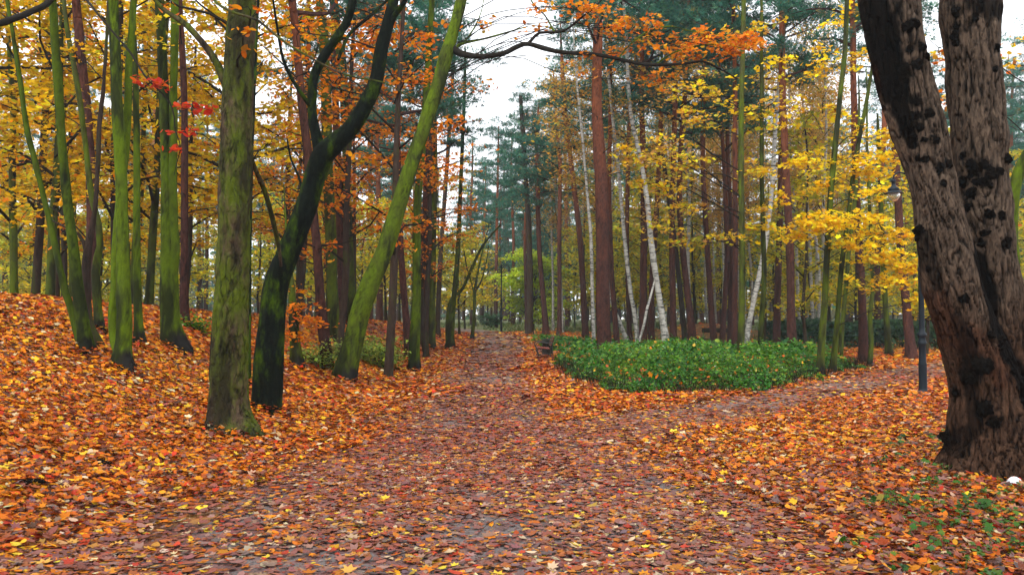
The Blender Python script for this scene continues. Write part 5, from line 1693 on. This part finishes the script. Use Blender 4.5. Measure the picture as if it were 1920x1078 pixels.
# ------------------------------------------------------------------ made things: box and lathe helpers
def box(mb, c, s, rot=None, bev=.006, col=None, mat=0):
    c = np.asarray(c, float); h = np.asarray(s, float) / 2
    b = min(bev, h.min() * .45)
    vs = []; idx = {}
    for ax in range(3):
        for sx in (-1, 1):
            for sy in (-1, 1):
                for sz in (-1, 1):
                    p = np.array([sx, sy, sz]) * (h - b); p[ax] = [sx, sy, sz][ax] * h[ax]
                    idx[(ax, sx, sy, sz)] = len(vs); vs.append(p)
    fs4, fs3 = [], []
    for ax in range(3):
        o1, o2 = [k for k in range(3) if k != ax]
        for sg in (-1, 1):
            ring = []
            for a, e in ((-1, -1), (1, -1), (1, 1), (-1, 1)):
                t = [0, 0, 0]; t[ax] = sg; t[o1] = a; t[o2] = e
                ring.append(idx[(ax, *t)])
            fs4.append(ring if sg > 0 else ring[::-1])
    for ax in range(3):                      # edges parallel to ax
        o1, o2 = [k for k in range(3) if k != ax]
        for a in (-1, 1):
            for e in (-1, 1):
                t0 = [0, 0, 0]; t1 = [0, 0, 0]
                t0[ax] = -1; t1[ax] = 1; t0[o1] = t1[o1] = a; t0[o2] = t1[o2] = e
                fs4.append([idx[(o1, *t0)], idx[(o1, *t1)], idx[(o2, *t1)], idx[(o2, *t0)]])
    for sx in (-1, 1):
        for sy in (-1, 1):
            for sz in (-1, 1):
                fs3.append([idx[(0, sx, sy, sz)], idx[(1, sx, sy, sz)], idx[(2, sx, sy, sz)]])
    v = np.array(vs)
    if rot is not None:
        v = v @ np.array(rot).T
    mb.add(v + c, [np.array(fs4), np.array(fs3)], col, mat)


def lathe(mb, prof, c=(0, 0, 0), n=28, mat=0):
    prof = np.asarray(prof, float)
    th = np.linspace(0, 2 * np.pi, n, endpoint=False)
    v = np.stack([prof[:, 0, None] * np.cos(th), prof[:, 0, None] * np.sin(th), np.repeat(prof[:, 1, None], n, 1)], -1).reshape(-1, 3) + np.asarray(c, float)
    i = np.arange(len(prof) - 1)[:, None] * n; j = np.arange(n)[None]
    mb.add(v, np.stack([i + j, i + (j + 1) % n, i + n + (j + 1) % n, i + n + j], -1).reshape(-1, 4), None, mat)


def rx(a):
    return [[1, 0, 0], [0, math.cos(a), -math.sin(a)], [0, math.sin(a), math.cos(a)]]


def ry(a):
    return [[math.cos(a), 0, math.sin(a)], [0, 1, 0], [-math.sin(a), 0, math.cos(a)]]


M_IRON = plain_mat("black_iron", (.012, .013, .014), .45, .0, .3, 40)
M_POST = plain_mat("dark_blue_grey_paint", (.006, .011, .017), .5, 0, .25, 25, .2)
M_WOOD = plain_mat("red_brown_slat", (.22, .055, .035), .45, 0, .35, 18)
M_BIN = plain_mat("dark_green_bin", (.030, .040, .028), .6, 0, .3, 12)
M_WHITE = plain_mat("white_paint", (.75, .77, .8), .5, 0, .12, 20)


def glass_mat():
    m, N, L = new_mat("lamp_glass")
    o = N.new("ShaderNodeOutputMaterial"); b = N.new("ShaderNodeBsdfPrincipled")
    b.inputs['Base Color'].default_value = (.85, .87, .82, 1); b.inputs['Roughness'].default_value = .12
    b.inputs['Transmission Weight'].default_value = .75; b.inputs['IOR'].default_value = 1.2
    L.new(b.outputs[0], o.inputs[0])
    return m


M_GLASS = glass_mat()


def lamp(label, x, y, sc=1.0, side=-1):
    z = float(hgt(x, y))
    root = thing("lamp_post", label, "lamp post", (x, y, z))
    root.scale = (sc, sc, sc)
    mb = MB()
    lathe(mb, [(.19, -.05), (.19, .03), (.165, .05), (.13, .07), (.115, .12), (.112, .62), (.118, .64), (.10, .68), (.098, 1.02), (.125, 1.05), (.13, 1.09), (.105, 1.12), (.10, 1.20), (.13, 1.23), (.13, 1.27), (.085, 1.31), (.075, 1.42)])
    for q_ in mb.v: q_[:, :2] *= .72
    mb.build("base", M_POST, root)
    mb = MB(); lathe(mb, [(.058, 1.38), (.052, 2.6), (.062, 2.62), (.062, 2.68), (.046, 2.7), (.042, 4.62), (.07, 4.64), (.07, 4.7), (.03, 4.76), (.0, 4.82)])
    mb.build("pole", M_POST, root)
    mb = MB()
    v, f = tube([[0, 0, 4.45, .022], [side * .2, 0, 4.66, .022], [side * .42, 0, 4.74, .02], [side * .54, 0, 4.66, .02], [side * .545, 0, 4.56, .02]], 10, .05); mb.add(v, f)
    v, f = tube([[0, 0, 4.2, .014], [side * .14, 0, 4.3, .014], [side * .2, 0, 4.45, .014], [side * .2, 0, 4.64, .014]], 8, .05); mb.add(v, f)
    mb.build("bracket", M_POST, root)
    c = (side * .545, 0, 0)
    lan = MB(); lathe(lan, [(0, 4.60), (.035, 4.59), (.05, 4.56), (.048, 4.53), (.035, 4.52), (.04, 4.46), (.075, 4.42), (.115, 4.39), (.12, 4.355), (.10, 4.345), (.135, 4.325), (.19, 4.295), (.20, 4.285), (.19, 4.278), (.10, 4.30), (0, 4.31)], c)
    ln = lan.build("lantern", M_POST, root)
    gl = MB(); a = np.linspace(0, np.pi / 2, 9)
    lathe(gl, [(.125 * math.cos(q), 4.283 - .17 * math.sin(q)) for q in a], c)
    gl.build("globe", M_GLASS, root)
    return root


lx, ly = ground_hit(1731, 738)
lamp("dark blue-grey lamp post with hanging lantern beside the old double trunk", lx, ly, 1.0)
lx2, ly2 = ground_hit(940, 624)
lamp("thin far lamp post on the grass at the bend of the path", (940 - 960) / F * 55.5, 55.5, 1.0, 1)

# ---- bench, seen from its end
root = thing("park_bench", "cast-iron park bench with red-brown slats facing the path", "bench", (bx, by - .02, float(hgt(bx, by)) + .02))
mb = MB()
for k in range(4):
    box(mb, (-.235 + k * .125, .8, .43 - .012 * k), (.105, 1.75, .035))
mb.build("seat", M_WOOD, root)
mb = MB()
for k in range(3):
    box(mb, (.235 + .045 * k, .8, .56 + .125 * k), (.03, 1.75, .105), ry(.33))
mb.build("backrest", M_WOOD, root)
for yy_ in (.0, 1.6):
    mb = MB()
    for rows in ([[-.30, .40, .022], [-.30, .30, .02], [-.26, .18, .02], [-.29, .06, .02], [-.34, .0, .024]],
                 [[.20, .40, .022], [.22, .28, .02], [.20, .14, .02], [.27, .04, .02], [.33, .0, .024]],
                 [[-.31, .405, .02], [-.1, .40, .02], [.1, .385, .02], [.20, .38, .02], [.24, .5, .02], [.33, .72, .02], [.37, .86, .016]],
                 [[-.31, .40, .016], [-.36, .5, .018], [-.33, .60, .018], [-.22, .645, .02], [-.05, .63, .018], [.1, .61, .016], [.25, .60, .014]],
                 [[-.26, .17, .013], [-.1, .22, .013], [.06, .2, .013], [.20, .14, .013]],
                 [[-.1, .22, .011], [-.14, .3, .011], [-.06, .36, .011], [.04, .32, .011], [.06, .21, .011]]):
        v, f = tube([[a, yy_, b, r] for a, b, r in rows], 8, .04); mb.add(v, f)
    mb.build("bench_end", M_IRON, root)

# ---- litter bin behind the bench
root = thing("litter_bin", "square dark green litter bin standing close behind the bench", "bin", (bx + .20, by + 2.35, float(hgt(bx + .2, by + 2.35))))
mb = MB(); box(mb, (0, 0, .32), (.42, .42, .60), None, .015)
for k in range(5):
    for s in (-1, 1):
        box(mb, (-.16 + .08 * k, s * .212, .32), (.05, .012, .54), None, .003); box(mb, (s * .212, -.16 + .08 * k, .32), (.012, .05, .54), None, .003)
mb.build("body", M_BIN, root)
mb = MB(); box(mb, (0, 0, .645), (.48, .48, .05), None, .015); box(mb, (0, 0, .69), (.30, .30, .04), None, .012)
mb.build("lid", M_BIN, root)

# ---- white rail fence seen past the right edge
root = thing("rail_fence", "white two-rail fence glimpsed past the old tree at the edge", "fence", (16.5, 25.2, float(hgt(16.5, 25.2))))
for k in range(3):
    mb = MB(); box(mb, (-.02 + 1.6 * k, 0, .45), (.09, .09, 1.0)); box(mb, (-.02 + 1.6 * k, 0, .97), (.12, .12, .04)); mb.build("post", M_WHITE, root)
for z_ in (.62, .82):
    mb = MB(); box(mb, (1.6, -.06, z_), (3.5, .03, .10)); mb.build("rail", M_WHITE, root)


# ---- small litter in the foreground
def lumpy(name, label, cat, px, py, size, mat, seed, amp=.9, lift=.4, rot=0.0):
    x, y = ground_hit(px, py)
    z = float(hgt(x, y))
    th, ph = np.meshgrid(np.linspace(0, 2 * np.pi, 36, endpoint=False), np.linspace(0.02, np.pi - .02, 20))
    s = np.stack([np.sin(ph) * np.cos(th), np.sin(ph) * np.sin(th), np.cos(ph)], -1).reshape(-1, 3)
    q = fbm(s * 1.9 + seed * 5.1, 4)
    s = s * (1 + amp * (1 - np.abs(2 * q - 1) - .6))[:, None] * np.asarray(size)
    c_, s_ = math.cos(rot), math.sin(rot)
    s[:, :2] = s[:, :2] @ np.array([[c_, s_], [-s_, c_]])
    W = 36
    i = np.arange(19)[:, None] * W; j = np.arange(W)[None]
    mb = MB(); mb.add(s + [0, 0, size[2] * lift], np.stack([i + j, i + W + j, i + W + (j + 1) % W, i + (j + 1) % W], -1).reshape(-1, 4))
    o = mb.build(name, mat, None, True, (x, y, z))
    tag(o, label, cat)


lumpy("crumpled_paper", "crumpled white paper lying in leaves at the old tree's foot", "paper", 1903, 917, (.062, .055, .062), M_WHITE, 3, .7, .6)
lumpy("bark_piece", "crooked black bark chip on the leaves below the bank", "bark", 190, 876, (.13, .045, .03), B['burr'], 4, 1.2, .9, -.5)
lumpy("bark_piece", "short blackish wood chip near the left edge of the leaves", "bark", 56, 916, (.09, .05, .035), B['burr'], 5, 1.0, .9, .5)
lumpy("mossy_stone", "small dark stone beside the foot of the black forked trunk", "stone", 536, 781, (.07, .06, .06), B['burr'], 6, .7, .4)


def log(label, px, d, L, r, rot, dz=0.0):
    x = (px - 960) / F * d
    z = float(hgt(x, d))
    mb = MB(); v, f = tube([[-L / 2, 0, r, r], [0, .08, r * 1.1, r * .95], [L / 2, 0, r, r * .8]], 10, .2, rough_fn(.01, 7, 7, 4)); mb.add(v, f)
    o = mb.build("fallen_log", B['brown'], None, True, (x, d, z + dz)); o.rotation_euler = (0, 0, rot)
    tag(o, label, "log")


log("dark fallen log lying on the brown mound behind the pines", 1345, 46.5, 1.8, .14, -.25)
log("thin dark log in front of the brown mound", 1318, 44.5, 1.5, .07, .1)

# ------------------------------------------------------------------ air
HAZE = True
if HAZE:
    hb = MB(); box(hb, (0, 110, 15.0), (350, 244, 36.0), None, .01)
    m, N, L = new_mat("pale_air")
    o_ = N.new("ShaderNodeOutputMaterial"); v_ = N.new("ShaderNodeVolumePrincipled")
    v_.inputs['Color'].default_value = (.72, .90, 1.0, 1)
    v_.inputs['Density'].default_value = .0007
    v_.inputs['Anisotropy'].default_value = .2
    L.new(v_.outputs[0], o_.inputs['Volume'])
    hz = hb.build("haze", m)
    hz["kind"] = "stuff"
    hz["label"] = "pale bluish autumn haze between the trees"
